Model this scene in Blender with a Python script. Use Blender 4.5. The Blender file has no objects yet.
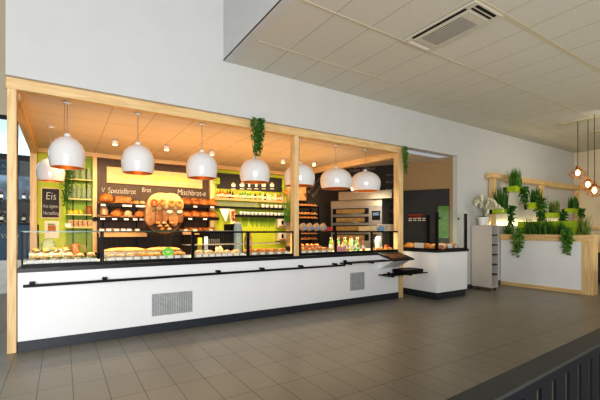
import bpy, math, random
from mathutils import Vector, Matrix
R = random.Random(7)
C = bpy.context.scene.collection
PI = math.pi
# ------------------------------------------------------------------ camera model
F, CX, CY, CH = 368.0, 300.0, 230.4, 1.6
YAW = math.radians(32.87)
CS, SN = math.cos(YAW), math.sin(YAW)
def ray(px):
    l = (px - CX) / F
    return SN + CS * l, CS - SN * l
def X(px, y):
    a, b = ray(px); return a * y / b
def Y(px, x):
    a, b = ray(px); return b * x / a
def H(px, py, y):
    a, b = ray(px); return CH + (CY - py) * (y / b) / F
def HX(px, py, x):
    a, b = ray(px); return CH + (CY - py) * (x / a) / F
cam = bpy.data.cameras.new('camera'); co = bpy.data.objects.new('camera', cam); C.objects.link(co)
co.location = (0, 0, CH); co.rotation_euler = (PI / 2, 0, -YAW)
cam.sensor_width = 36; cam.lens = F / 600 * 36; cam.shift_y = (CY - 200) / 600; cam.clip_start = .05
bpy.context.scene.camera = co
# ------------------------------------------------------------------ materials
def nt(m):
    m.use_nodes = True; return m.node_tree.nodes, m.node_tree.links
def mat(name, col, rough=.5, metal=0, emit=0, ecol=None, var=0, vscale=8, stretch=(1, 1, 1), col2=None, bump=0, spec=None, coat=0):
    m = bpy.data.materials.new(name); n, l = nt(m); b = n['Principled BSDF']
    b.inputs['Base Color'].default_value = (*col, 1); b.inputs['Roughness'].default_value = rough; b.inputs['Metallic'].default_value = metal
    if spec is not None: b.inputs['Specular IOR Level'].default_value = spec
    if coat: b.inputs['Coat Weight'].default_value = coat
    if emit:
        b.inputs['Emission Color'].default_value = (*(ecol or col), 1); b.inputs['Emission Strength'].default_value = emit
    if var or col2 or bump:
        tc = n.new('ShaderNodeTexCoord'); mp = n.new('ShaderNodeMapping'); mp.inputs['Scale'].default_value = stretch
        nz = n.new('ShaderNodeTexNoise'); nz.inputs['Scale'].default_value = vscale; nz.inputs['Detail'].default_value = 5
        l.new(tc.outputs['Object'], mp.inputs['Vector']); l.new(mp.outputs['Vector'], nz.inputs['Vector'])
        if var or col2:
            rp = n.new('ShaderNodeValToRGB'); c2 = col2 or tuple(c * (1 - var) for c in col)
            rp.color_ramp.elements[0].position = .35; rp.color_ramp.elements[1].position = .68
            rp.color_ramp.elements[0].color = (*c2, 1); rp.color_ramp.elements[1].color = (*col, 1)
            l.new(nz.outputs['Fac'], rp.inputs['Fac']); l.new(rp.outputs['Color'], b.inputs['Base Color'])
        if bump:
            bp = n.new('ShaderNodeBump'); bp.inputs['Strength'].default_value = bump; bp.inputs['Distance'].default_value = .01
            l.new(nz.outputs['Fac'], bp.inputs['Height']); l.new(bp.outputs['Normal'], b.inputs['Normal'])
    return m
def glass_mat(name, tint=(1, 1, 1), refl=.10, rough=.02, veil=0, vcol=(.8, .85, .82)):
    m = bpy.data.materials.new(name); n, l = nt(m); n.remove(n['Principled BSDF']); o = n['Material Output']
    t = n.new('ShaderNodeBsdfTransparent'); t.inputs['Color'].default_value = (*tint, 1)
    g = n.new('ShaderNodeBsdfGlossy'); g.inputs['Roughness'].default_value = rough
    fr = n.new('ShaderNodeLayerWeight'); fr.inputs['Blend'].default_value = refl
    mx = n.new('ShaderNodeMixShader'); l.new(fr.outputs['Fresnel'], mx.inputs['Fac'])
    l.new(t.outputs[0], mx.inputs[1]); l.new(g.outputs[0], mx.inputs[2]); l.new(mx.outputs[0], o.inputs['Surface'])
    if veil:  # pale diffuse mixed in: haze and reflection painted onto the glass
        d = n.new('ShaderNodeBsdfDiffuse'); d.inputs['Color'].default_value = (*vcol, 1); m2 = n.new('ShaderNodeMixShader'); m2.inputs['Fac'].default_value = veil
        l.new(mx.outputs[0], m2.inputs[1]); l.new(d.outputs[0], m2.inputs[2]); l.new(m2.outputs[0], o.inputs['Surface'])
    return m
def grid_mat(name, base, base2, line, w, h, off, mortar, rough, bump=.0, noise=60, plane='XY', spec=.5):
    m = bpy.data.materials.new(name); n, l = nt(m); b = n['Principled BSDF']
    tc = n.new('ShaderNodeTexCoord'); mp = n.new('ShaderNodeMapping'); mp.inputs['Location'].default_value = (-off[0], -off[1], 0)
    br = n.new('ShaderNodeTexBrick'); br.offset = 0; br.squash = 1
    br.inputs['Scale'].default_value = 1; br.inputs['Brick Width'].default_value = w; br.inputs['Row Height'].default_value = h
    br.inputs['Mortar Size'].default_value = mortar; br.inputs['Mortar Smooth'].default_value = .3
    br.inputs['Color1'].default_value = (*base, 1); br.inputs['Color2'].default_value = (*base2, 1); br.inputs['Mortar'].default_value = (*line, 1)
    nz = n.new('ShaderNodeTexNoise'); nz.inputs['Scale'].default_value = noise; nz.inputs['Detail'].default_value = 4
    l.new(tc.outputs['Object'], mp.inputs['Vector']); l.new(mp.outputs['Vector'], br.inputs['Vector']); l.new(tc.outputs['Object'], nz.inputs['Vector'])
    mr = n.new('ShaderNodeMapRange'); mr.inputs['From Min'].default_value = .3; mr.inputs['From Max'].default_value = .7
    mr.inputs['To Min'].default_value = .88; mr.inputs['To Max'].default_value = 1.08
    l.new(nz.outputs['Fac'], mr.inputs['Value'])
    mx = n.new('ShaderNodeMix'); mx.data_type = 'RGBA'; mx.blend_type = 'MULTIPLY'; mx.inputs['Factor'].default_value = 1
    l.new(br.outputs['Color'], mx.inputs['A']); l.new(mr.outputs['Result'], mx.inputs['B'])
    l.new(mx.outputs['Result'], b.inputs['Base Color']); b.inputs['Roughness'].default_value = rough; b.inputs['Specular IOR Level'].default_value = spec
    if bump:
        bp = n.new('ShaderNodeBump'); bp.inputs['Strength'].default_value = bump; bp.inputs['Distance'].default_value = .004; bp.invert = True
        l.new(br.outputs['Fac'], bp.inputs['Height']); l.new(bp.outputs['Normal'], b.inputs['Normal'])
    return m
def wood_mat(name, c1, c2, knot, stretch, rough=.5):
    m = bpy.data.materials.new(name); n, l = nt(m); b = n['Principled BSDF']
    tc = n.new('ShaderNodeTexCoord'); mp = n.new('ShaderNodeMapping'); mp.inputs['Scale'].default_value = stretch
    nz = n.new('ShaderNodeTexNoise'); nz.inputs['Scale'].default_value = 4; nz.inputs['Detail'].default_value = 6; nz.inputs['Distortion'].default_value = .6
    rp = n.new('ShaderNodeValToRGB'); rp.color_ramp.elements[0].position = .38; rp.color_ramp.elements[1].position = .62
    rp.color_ramp.elements[0].color = (*c2, 1); rp.color_ramp.elements[1].color = (*c1, 1)
    vo = n.new('ShaderNodeTexVoronoi'); vo.inputs['Scale'].default_value = 1.6
    r2 = n.new('ShaderNodeValToRGB'); r2.color_ramp.elements[0].position = .035; r2.color_ramp.elements[1].position = .075
    r2.color_ramp.elements[0].color = (*knot, 1); r2.color_ramp.elements[1].color = (1, 1, 1, 1)
    mx = n.new('ShaderNodeMix'); mx.data_type = 'RGBA'; mx.blend_type = 'MULTIPLY'; mx.inputs['Factor'].default_value = 1
    l.new(tc.outputs['Object'], mp.inputs['Vector']); l.new(mp.outputs['Vector'], nz.inputs['Vector']); l.new(nz.outputs['Fac'], rp.inputs['Fac'])
    l.new(tc.outputs['Object'], vo.inputs['Vector']); l.new(vo.outputs['Distance'], r2.inputs['Fac'])
    l.new(rp.outputs['Color'], mx.inputs['A']); l.new(r2.outputs['Color'], mx.inputs['B']); l.new(mx.outputs['Result'], b.inputs['Base Color'])
    b.inputs['Roughness'].default_value = rough
    return m
M = {}
M['wall'] = mat('white_plaster', (.635, .64, .625), .85, var=.03, vscale=3)
M['beige'] = mat('beige_plaster', (.78, .68, .50), .85, var=.04, vscale=3)
M['lime'] = mat('lime_paint', (.50, .60, .035), .6, var=.06, vscale=2)
M['limeb'] = mat('lime_plastic', (.42, .58, .02), .4, var=.05)
M['shelfl'] = mat('pale_lime_shelf', (.66, .62, .24), .5, var=.05)
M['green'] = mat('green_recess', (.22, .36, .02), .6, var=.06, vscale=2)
M['black'] = mat('black_metal', (.008, .008, .009), .45, var=.2, spec=.18)
M['stone'] = mat('black_stone_top', (.022, .023, .026), .35, var=.4, vscale=60, spec=.3)
M['kick'] = mat('anthracite_plinth', (.03, .036, .046), .45, var=.15)
M['lam'] = mat('white_laminate', (.93, .94, .94), .32, var=.015, vscale=2)
M['chalkb'] = mat('blackboard', (.022, .021, .02), .65, var=.3, vscale=5)
M['darkwall'] = mat('dark_wall_paint', (.03, .028, .027), .7, var=.25, vscale=4)
M['brown'] = mat('brown_wallpaper', (.38, .25, .115), .7, var=.22, vscale=14, stretch=(1, 1, 9))
M['plank'] = mat('dark_brown_planks', (.085, .043, .019), .55, var=.45, vscale=5, stretch=(9, 9, .7))
M['dplank'] = mat('black_brown_planks', (.020, .016, .012), .55, var=.45, vscale=5, stretch=(14, 14, .5))
PINE = ((.86, .63, .33), (.72, .48, .22), (.45, .28, .14))
M['pine_z'] = wood_mat('pine_upright', *PINE, (6, 6, .5))
M['pine_x'] = wood_mat('pine_lengthwise', *PINE, (.5, 6, 6))
M['pine_y'] = wood_mat('pine_crosswise', *PINE, (6, .5, 6))
M['ltwood'] = wood_mat('light_wood_board', (.82, .55, .25), (.72, .44, .18), (.6, .4, .2), (.7, 6, 6))
M['shelfw'] = wood_mat('shelf_wood', (.70, .42, .18), (.56, .30, .12), (.5, .35, .2), (.7, 6, 6))
M['steel'] = mat('brushed_steel', (.40, .37, .29), .32, .9, var=.12, vscale=6, stretch=(1, 1, 30))
M['steeld'] = mat('dull_steel', (.36, .34, .30), .42, .7, var=.15)
M['ovenglass'] = mat('oven_window', (.16, .09, .03), .15, emit=.35, ecol=(.5, .25, .06), var=.7, vscale=9)
M['whitegl'] = mat('glossy_white_enamel', (.84, .84, .83), .12, coat=.5, var=.01)
M['copper'] = mat('copper_lining', (.34, .115, .02), .35, .6, emit=.04, ecol=(.9, .33, .04), var=.1)  # faint emission baked in for the bulb's light on the lining
M['bulb'] = mat('warm_bulb', (1, .8, .5), .4, emit=8, ecol=(1, .62, .25), var=.01)
M['cord'] = mat('grey_cable', (.35, .33, .30), .5, var=.1)
M['gold'] = mat('bronze_wire', (.34, .14, .045), .35, .8, var=.1)
M['white'] = mat('white_card', (.85, .85, .82), .6, var=.03)
M['cream'] = mat('cream_paper', (.80, .74, .58), .6, var=.08)
M['chalk'] = mat('chalk', (.66, .63, .56), .9, emit=.08, var=.1, vscale=40)
M['chalkd'] = mat('faint_chalk', (.55, .54, .50), .9, var=.3, vscale=40)
M['signy'] = mat('yellow_lettering', (.82, .66, .02), .5, var=.05)
M['leaf'] = mat('leaf_green', (.060, .20, .022), .55, col2=(.025, .11, .012), vscale=9)
M['leafl'] = mat('leaf_light_green', (.14, .30, .03), .55, col2=(.045, .17, .018), vscale=9)
M['grass'] = mat('grass_blade', (.085, .21, .022), .55, col2=(.035, .12, .012), vscale=9)
M['grassy'] = mat('dry_grass_blade', (.26, .30, .09), .55, col2=(.09, .18, .02), vscale=9)
M['soil'] = mat('soil', (.03, .02, .012), .9, var=.4)
M['petal'] = mat('cream_petal', (.85, .80, .62), .6, var=.08, vscale=20)
M['bread'] = mat('bread_crust', (.60, .225, .042), .6, col2=(.27, .075, .014), vscale=20, bump=.4)
M['bread2'] = mat('golden_crust', (.68, .34, .08), .55, col2=(.45, .17, .03), vscale=14, bump=.3)
M['bread3'] = mat('dark_crust', (.40, .14, .03), .6, col2=(.22, .065, .014), vscale=14, bump=.4)
M['flour'] = mat('floured_crust', (.74, .56, .34), .8, col2=(.42, .20, .07), vscale=22, bump=.4)
M['pretz'] = mat('pretzel_crust', (.42, .13, .02), .3, col2=(.25, .06, .01), vscale=10)
M['dough'] = mat('pale_dough', (.80, .62, .36), .7, col2=(.66, .44, .20), vscale=12)
M['cake'] = mat('cream_topping', (.82, .72, .52), .5, col2=(.72, .45, .16), vscale=18)
M['red'] = mat('red_glaze', (.55, .07, .03), .3, var=.3)
M['orange'] = mat('orange_filling', (.80, .28, .06), .45, var=.25, vscale=20)
M['lett'] = mat('lettuce', (.16, .32, .05), .6, var=.4, vscale=25)
M['plankl'] = mat('brown_flat_crust', (.56, .30, .12), .6, col2=(.34, .15, .05), vscale=9, bump=.3)
M['plankd'] = mat('dark_flat_crust', (.34, .15, .05), .6, col2=(.24, .095, .03), vscale=9, bump=.3)
M['wicker'] = mat('wicker', (.32, .145, .05), .6, var=.5, vscale=40, stretch=(1, 1, 3))
M['wickerd'] = mat('dark_wicker', (.20, .085, .028), .7, var=.5, vscale=40, stretch=(1, 1, 3))
M['straw'] = mat('straw_cloth', (.72, .50, .25), .8, col2=(.56, .34, .13), vscale=20, bump=.3)
M['floor'] = grid_mat('grey_floor_tiles', (.245, .218, .172), (.228, .203, .158), (.06, .05, .036), .30, .58, (-.508 - 6, 5.07 - 17.4), .0045, .36, bump=.25, spec=.42)
M['ceil'] = grid_mat('acoustic_ceiling_tiles', (.66, .645, .57), (.65, .635, .56), (.36, .335, .26), .63, 1.2, (3.05 - 6.3, 2.65 - 12), .006, .9, noise=90)
M['ceilk'] = grid_mat('kiosk_ceiling_tiles', (.72, .68, .60), (.70, .66, .58), (.42, .32, .20), .63, .63, (-.6, 6.0), .006, .9, noise=90)
M['rail'] = mat('grey_painted_metal', (.030, .030, .030), .5, var=.12)
M['railb'] = mat('slate_painted_metal', (.0028, .004, .0065), .5, var=.12)
M['greypl'] = mat('grey_beige_laminate', (.56, .52, .48), .5, var=.03)
M['darkin'] = mat('dark_interior', (.05, .045, .04), .8, var=.2)
M['glass'] = glass_mat('clear_glass', (.985, .99, .985), .08)
M['gedge'] = mat('green_glass_edge', (.05, .12, .075), .2, var=.1)
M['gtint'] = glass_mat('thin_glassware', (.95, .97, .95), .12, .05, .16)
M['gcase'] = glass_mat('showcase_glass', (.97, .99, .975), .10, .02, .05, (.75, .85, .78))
M['slate'] = mat('slate_blue_panel', (.09, .12, .15), .6, var=.7, vscale=3)
M['blue'] = mat('blue_banner', (.015, .075, .17), .5, var=.1)
M['skyp'] = mat('pale_daylight_panel', (.55, .70, .80), .6, emit=.9, ecol=(.55, .72, .85), var=.1, vscale=1.2)
M['vent'] = mat('vent_grey_metal', (.62, .64, .64), .4, .1, var=.15)
M['ventd'] = mat('vent_dark_gap', (.22, .23, .23), .6, var=.2)
M['acw'] = mat('ivory_plastic', (.62, .59, .50), .5, var=.03)
M['alu'] = mat('pale_ceiling_bar', (.62, .57, .42), .5, var=.05)
M['blueb'] = mat('blue_box', (.20, .36, .60), .5, var=.2)
M['pink'] = mat('pink_carton', (.75, .35, .38), .5, var=.2, vscale=14)
M['yel'] = mat('yellow_pack', (.85, .60, .04), .4, var=.15)
M['jarb'] = mat('brown_jar', (.40, .13, .03), .25, var=.3)
M['juiceg'] = mat('green_bottle', (.10, .36, .06), .2, var=.2)
M['juiceo'] = mat('orange_bottle', (.72, .20, .03), .2, var=.2)
M['juicey'] = mat('yellow_bottle', (.75, .50, .06), .2, var=.2)
M['juicek'] = mat('dark_bottle', (.05, .02, .012), .15, var=.2)
M['juicer'] = mat('red_bottle', (.55, .08, .03), .2, var=.2)
M['teal'] = mat('pale_teal_tank', (.42, .55, .55), .25, var=.1)
M['neon'] = mat('bright_green_card', (.22, .62, .06), .5, emit=.1, var=.05)
M['glow'] = mat('warm_strip', (1, .8, .4), .5, emit=2.2, ecol=(1, .78, .35), var=.01)
# ------------------------------------------------------------------ mesh builder
ORG = {}
class MB:
    def __init__(s): s.v = []; s.f = []; s.sm = []
    def quad(s, *p):
        i = len(s.v); s.v += [Vector(q) for q in p]; s.f.append(tuple(range(i, i + len(p)))); s.sm.append(False); return s
    def box(s, x0, x1, y0, y1, z0, z1, mtx=None):
        i = len(s.v)
        for z in (z0, z1):
            for x, y in ((x0, y0), (x1, y0), (x1, y1), (x0, y1)):
                q = Vector((x, y, z)); s.v.append(mtx @ q if mtx else q)
        for a in ((3, 2, 1, 0), (4, 5, 6, 7), (0, 1, 5, 4), (1, 2, 6, 5), (2, 3, 7, 6), (3, 0, 4, 7)):
            s.f.append(tuple(i + k for k in a)); s.sm.append(False)
        return s
    def bar(s, p, q, w, h, up=(0, 0, 1)):
        p, q = Vector(p), Vector(q); d = (q - p); L = d.length; d.normalize(); up = Vector(up)
        if abs(d.dot(up)) > .98: up = Vector((1, 0, 0))
        sd = d.cross(up).normalized(); u = sd.cross(d)
        m = Matrix(((d.x, sd.x, u.x, p.x), (d.y, sd.y, u.y, p.y), (d.z, sd.z, u.z, p.z), (0, 0, 0, 1)))
        return s.box(0, L, -w / 2, w / 2, -h / 2, h / 2, m)
    def tube(s, pts, rs, n=8, caps=True, closed=False):
        pts = [Vector(p) for p in pts]
        if not hasattr(rs, '__len__'): rs = [rs] * len(pts)
        i0 = len(s.v); N = len(pts); pn = None
        for k, p in enumerate(pts):
            a = pts[(k - 1) % N] if (k or closed) else p; b = pts[(k + 1) % N] if (k < N - 1 or closed) else p
            d = (b - a).normalized()
            if pn is None:
                pn = d.orthogonal().normalized()
            pn = (pn - d * pn.dot(d)).normalized(); q = d.cross(pn)
            for j in range(n):
                t = 2 * PI * j / n; s.v.append(p + (pn * math.cos(t) + q * math.sin(t)) * rs[k])
        for k in range(N if closed else N - 1):
            for j in range(n):
                a = i0 + k * n + j; b = i0 + k * n + (j + 1) % n; k2 = (k + 1) % N
                s.f.append((a, b, i0 + k2 * n + (j + 1) % n, i0 + k2 * n + j)); s.sm.append(True)
        if caps and not closed:
            s.f.append(tuple(i0 + j for j in range(n))[::-1]); s.sm.append(False)
            s.f.append(tuple(i0 + (N - 1) * n + j for j in range(n))); s.sm.append(False)
        return s
    def lathe(s, prof, c=(0, 0, 0), n=20, sx=1, sy=1, smooth=True, mtx=None):
        i0 = len(s.v); c = Vector(c)
        for r, z in prof:
            for j in range(n):
                t = 2 * PI * j / n; q = Vector((r * math.cos(t) * sx, r * math.sin(t) * sy, z)); s.v.append((mtx @ q if mtx else q) + c)
        for k in range(len(prof) - 1):
            for j in range(n):
                s.f.append((i0 + k * n + j, i0 + k * n + (j + 1) % n, i0 + (k + 1) * n + (j + 1) % n, i0 + (k + 1) * n + j)); s.sm.append(smooth)
        if prof[0][0] > 1e-4: s.f.append(tuple(i0 + j for j in range(n))[::-1]); s.sm.append(False)
        if prof[-1][0] > 1e-4: s.f.append(tuple(i0 + (len(prof) - 1) * n + j for j in range(n))); s.sm.append(False)
        return s
    def open_lathe(s, prof, c=(0, 0, 0), n=28):
        k = len(s.f); s.lathe(prof, c, n)
        # drop end caps
        while len(s.f) > k and len(s.f[-1]) > 4: s.f.pop(); s.sm.pop()
        return s
    def ell(s, c, r, n=12, m=7, fn=None):
        i0 = len(s.v); c = Vector(c)
        for k in range(m + 1):
            ph = -PI / 2 + PI * k / m
            for j in range(n):
                t = 2 * PI * j / n; q = Vector((r[0] * math.cos(ph) * math.cos(t), r[1] * math.cos(ph) * math.sin(t), r[2] * math.sin(ph)))
                if fn: q = fn(q)
                s.v.append(q + c)
        for k in range(m):
            for j in range(n):
                s.f.append((i0 + k * n + j, i0 + k * n + (j + 1) % n, i0 + (k + 1) * n + (j + 1) % n, i0 + (k + 1) * n + j)); s.sm.append(True)
        return s
    def prism(s, poly, y0, y1, mtx=None):      # polygon in XZ, extruded along y
        i = len(s.v); n = len(poly)
        for y in (y0, y1):
            for x, z in poly:
                q = Vector((x, y, z)); s.v.append(mtx @ q if mtx else q)
        s.f.append(tuple(i + k for k in range(n))); s.sm.append(False)
        s.f.append(tuple(i + n + k for k in range(n))[::-1]); s.sm.append(False)
        for k in range(n):
            s.f.append((i + k, i + n + k, i + n + (k + 1) % n, i + (k + 1) % n)); s.sm.append(False)
        return s
    def mesh(s, name, m, off=Vector((0, 0, 0))):
        me = bpy.data.meshes.new(name); me.from_pydata([v - off for v in s.v], [], s.f)
        me.polygons.foreach_set('use_smooth', s.sm); me.materials.append(M[m] if isinstance(m, str) else m); me.validate(); me.update(); return me
    def build(s, name, m, parent=None, bev=0, local=False, origin=None):
        if parent is not None: off = Vector((0, 0, 0)) if local else ORG[parent.name]
        else:
            xs = [v.x for v in s.v]; ys = [v.y for v in s.v]
            off = Vector(origin) if origin else Vector(((min(xs) + max(xs)) / 2, (min(ys) + max(ys)) / 2, min(v.z for v in s.v)))
        o = bpy.data.objects.new(name, s.mesh(name, m, off)); C.objects.link(o)
        if parent is not None: o.parent = parent; ORG[o.name] = off
        else: o.location = off; ORG[o.name] = off
        if bev:
            b = o.modifiers.new('bevel', 'BEVEL'); b.width = bev; b.segments = 2; b.limit_method = 'ANGLE'
        return o
def tag(o, label, cat, group=None, kind=None):
    o['label'] = label; o['category'] = cat
    if group: o['group'] = group
    if kind: o['kind'] = kind
    return o
def thing(name, label, cat, loc, rotz=0, group=None):
    o = bpy.data.objects.new(name, None); C.objects.link(o); o.location = loc; o.rotation_euler = (0, 0, rotz); o.empty_display_size = .1
    ORG[o.name] = Vector(loc); return tag(o, label, cat, group)
def struct(name, mb, m, bev=0):
    o = mb.build(name, m, origin=(0, 0, 0), bev=bev); o['kind'] = 'structure'; return o
def copy_tree(o, parent=None):
    c = o.copy(); C.objects.link(c); c.parent = parent
    for ch in list(o.children): copy_tree(ch, c)
    return c
def text(name, body, size, loc, xa, m, parent, rot=0, depth=.001, shear=0, sx=1, thin=.026):
    cu = bpy.data.curves.new('lettering', 'FONT'); cu.body = body; cu.size = size; cu.extrude = depth; cu.shear = shear; cu.align_x = 'LEFT'
    cu.space_line = .95; cu.offset = -size * thin
    t = bpy.data.objects.new('lettering', cu); C.objects.link(t); bpy.context.view_layer.update()
    me = bpy.data.meshes.new_from_object(t.evaluated_get(bpy.context.evaluated_depsgraph_get()))
    bpy.data.objects.remove(t); bpy.data.curves.remove(cu)
    xa = Vector(xa).normalized(); up = Vector((0, 0, 1)); nn = xa.cross(up)
    x2 = xa * math.cos(rot) + up * math.sin(rot); u2 = -xa * math.sin(rot) + up * math.cos(rot); x2 = x2 * sx
    off = Vector(loc) - (ORG[parent.name])
    me.transform(Matrix(((x2.x, u2.x, nn.x, off.x), (x2.y, u2.y, nn.y, off.y), (x2.z, u2.z, nn.z, off.z), (0, 0, 0, 1))))
    me.materials.clear(); me.materials.append(M[m])
    o = bpy.data.objects.new(name, me); C.objects.link(o); o.parent = parent; return o
def place(me, name, loc, rz, label, cat, group=None, s=1, tilt=(0, 0)):
    o = bpy.data.objects.new(name, me); C.objects.link(o); o.location = loc; o.rotation_euler = (tilt[0], tilt[1], rz)
    o.scale = (s, s, s) if not hasattr(s, '__len__') else s
    return tag(o, label, cat, group)
def light(kind, name, loc, energy, col, size=.1, target=None, sy=None, spot=None):
    d = bpy.data.lights.new(name, kind); d.energy = energy; d.color = col
    if kind == 'AREA':
        d.size = size
        if sy: d.shape = 'RECTANGLE'; d.size_y = sy
    else: d.shadow_soft_size = size
    if spot: d.spot_size = math.radians(spot); d.spot_blend = .6
    o = bpy.data.objects.new(name, d); C.objects.link(o); o.location = loc
    if target: o.rotation_euler = (Vector(target) - Vector(loc)).to_track_quat('-Z', 'Y').to_euler()
    return o
# ------------------------------------------------------------------ setting
WY, CYF, BK = 5.96, 6.04, 10.4          # upper wall plane, counter plane, kiosk back wall
ZO, ZK, ZC = 3.585, 3.5, 4.48           # opening head, kiosk ceiling, lobby ceiling
XR = 8.85
struct('floor', MB().box(-9, 18, -4, 15, -.1, 0), 'floor')
w = MB().box(-.605, 2.3, WY, WY + .22, ZO, 7.5).box(2.3, 16, WY, WY + .22, ZO, ZC).box(XR, 16, WY, WY + .14, 0, ZO).box(-.605, -.5, WY + .22, BK, ZK + .02, 7.5)
struct('wall_front', w, 'wall')
struct('baseboard_front', MB().box(XR, 16, WY - .012, WY, 0, .12), 'kick')
struct('ceiling', MB().box(2.45, 16.1, -4, WY, ZC, ZC + .08), 'ceil')
struct('trim_1', MB().box(2.3, 2.33, -4, WY, ZC - .005, 7.5).box(2.3, 2.46, -4, WY, ZC - .006, ZC + .02), 'wall')
for nm, yb, ww in (('trim_2', 2.65, .06), ('trim_3', 3.85, .035), ('trim_4', 5.05, .03)):
    struct(nm, MB().box(2.5, 16, yb - ww / 2, yb + ww / 2, ZC - .006, ZC + .002), 'alu')
struct('wall_end', MB().box(16, 16.15, -4, WY + .2, 0, ZC), 'beige')
struct('wall_back', MB().box(-.6, 6.3, BK, BK + .12, 0, ZK), 'lime')
A0 = Vector((8.85, 6.1, 0)); D = Vector((.5095, -.8605, 0)); NW = Vector((-.8605, -.5095, 0))
def SW(t, off=0): return A0 - D * t + NW * off       # t metres back along the slanting wall
def Tpx(px, off=0):                                  # parameter on the slanting wall where a sight line meets it
    a, b = ray(px); P = A0 + NW * off; r = a / b     # (P.x - D.x t) = r (P.y - D.y t)
    return (P.x - r * P.y) / (D.x - r * D.y)
def SH(px, py, off=0):
    p = SW(Tpx(px, off), off); return CH + (CY - py) * (SN * p.x + CS * p.y) / F
RZS = math.atan2(D.y, D.x)
MS = Matrix.Translation(A0) @ Matrix.Rotation(RZS, 4, 'Z')   # local x = towards the front right, local -y = into the kiosk... 
tb = Tpx(400)
struct('wall_side', MB().box(-tb, 0, 0, .1, 0, ZO, MS), 'brown')
wl = struct('wall_right', MB().box(-5.3, -tb, 0, .1, 0, ZO, MS), 'darkwall')
struct('ceiling.001', MB().quad((-.6, WY + .2, ZK), (8.9, WY + .2, ZK), (6.2, BK + .1, ZK), (-.6, BK + .1, ZK)), 'ceilk')
# door on the slanting wall
td0, td1 = Tpx(449.4, .02), Tpx(396, .02)
dz = SH(430, 189.5)
dr = MB().box(-td1, -td0, -.03, 0, .0, dz, MS).build('door_1', 'chalkb', origin=A0); dr['kind'] = 'structure'
MB().box(-td1 + .2, -td0 - .07, -.036, -.03, dz - .08, dz - .07, MS).box(-td0 - .07, -td0 - .06, -.036, -.03, .1, dz - .07, MS).build('door_frame', 'darkwall', dr)
hp = MS @ Vector((-td0 - .09, -.05, 1.05)); MB().tube([hp, hp + NW * .04, hp + NW * .04 - D * .11], .011).build('door_handle', 'steel', dr)
def wallposter(name, px0, px1, py0, py1, off, m, label, cat, back='black'):
    t0, t1 = Tpx(px0, off), Tpx(px1, off); z1, z0 = SH((px0 + px1) / 2, py0, off), SH((px0 + px1) / 2, py1, off)
    o = MB().box(-t0, -t1, -off - .012, -off, z0, z1, MS).build(name, m); o['label'] = label; o['category'] = cat; return (t0, t1, z0, z1, o)
t0, t1, z0, z1, po = wallposter('food_poster', 407.5, 427, 212.5, 226, .035, 'chalkb', 'dark food poster with red and white pictures on the black door', 'poster')
pm = MB()
for i in range(9):
    u = t0 + (t1 - t0) * (.12 + .76 * ((i % 5) + (i // 5) * .5) / 5); q = SW(u, .05) + Vector((0, 0, z1 - .07 - .07 * (i // 5)))
    pm.ell(q, (.045, .045, .025), 8, 5)
pm.build('food_picture', 'juicer', po)
pm = MB()
for i in range(8):
    u = t0 + (t1 - t0) * (.15 + .7 * (i % 4) / 3); q = z1 - .17 - .05 * (i // 4)
    pm.box(-u - .045, -u + .045, -.052, -.046, q - .012, q + .012, MS)
pm.build('caption_line', 'cream', po)
wallposter('green_poster', 438, 448.8, 206, 238, .035, 'leafl', 'leafy green poster at the right side of the black door', 'poster')
# kiosk back wall surfaces
xb0, xb1 = X(96.5, BK), X(211, BK)
struct('trim_5', MB().box(xb0, xb1, BK - .03, BK, 0, 3.4), 'plank')
pl = MB(); nb = 26
for i in range(nb):
    a = xb0 + (xb1 - xb0) * i / nb; pl.box(a + .006, a + (xb1 - xb0) / nb - .006, BK - .045, BK - .03, .9, H(150, 235, BK))
struct('trim_6', pl, 'dplank')
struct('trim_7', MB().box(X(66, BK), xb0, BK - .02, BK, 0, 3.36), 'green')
# ------------------------------------------------------------------ timber frame
tf = thing('timber_frame', 'pale pine post and beam frame around the bakery kiosk', 'frame', (3.1, CYF, 0))
def tpost(x0, x1, y0, y1, z0, z1): MB().box(x0, x1, y0, y1, z0, z1).build('post', 'pine_z', tf, .006)
tpost(-.6, -.5, CYF, CYF + .12, 0, 3.44)
tpost(X(294.6, CYF), X(299, CYF), CYF, CYF + .16, 1.1, 3.44)
tpost(X(399, CYF), X(403.3, CYF), CYF, CYF + .17, 0, 3.44)
for a, b in ((30, 37), (92.5, 97), (209.5, 214), (286, 290)):
    xa, xb = X(a, BK - .1), X(b, BK - .1); tpost(xa, xb, BK - .14, BK - .03, 0, 3.4)
MB().box(-.61, 6.84, CYF - .005, CYF + .13, 3.44, ZO).build('beam', 'pine_x', tf, .006)
MB().box(-.6, -.47, CYF + .13, BK - .03, 3.34, ZK - .003).build('beam', 'pine_y', tf, .006)
MB().box(-.47, X(290, BK), BK - .15, BK - .01, 3.39, ZK - .003).build('beam', 'pine_x', tf, .006)
MB().bar((6.76, CYF + .13, 3.42), (6.40, BK - .2, 3.42), .12, .155).build('beam', 'pine_y', tf, .006)
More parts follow.
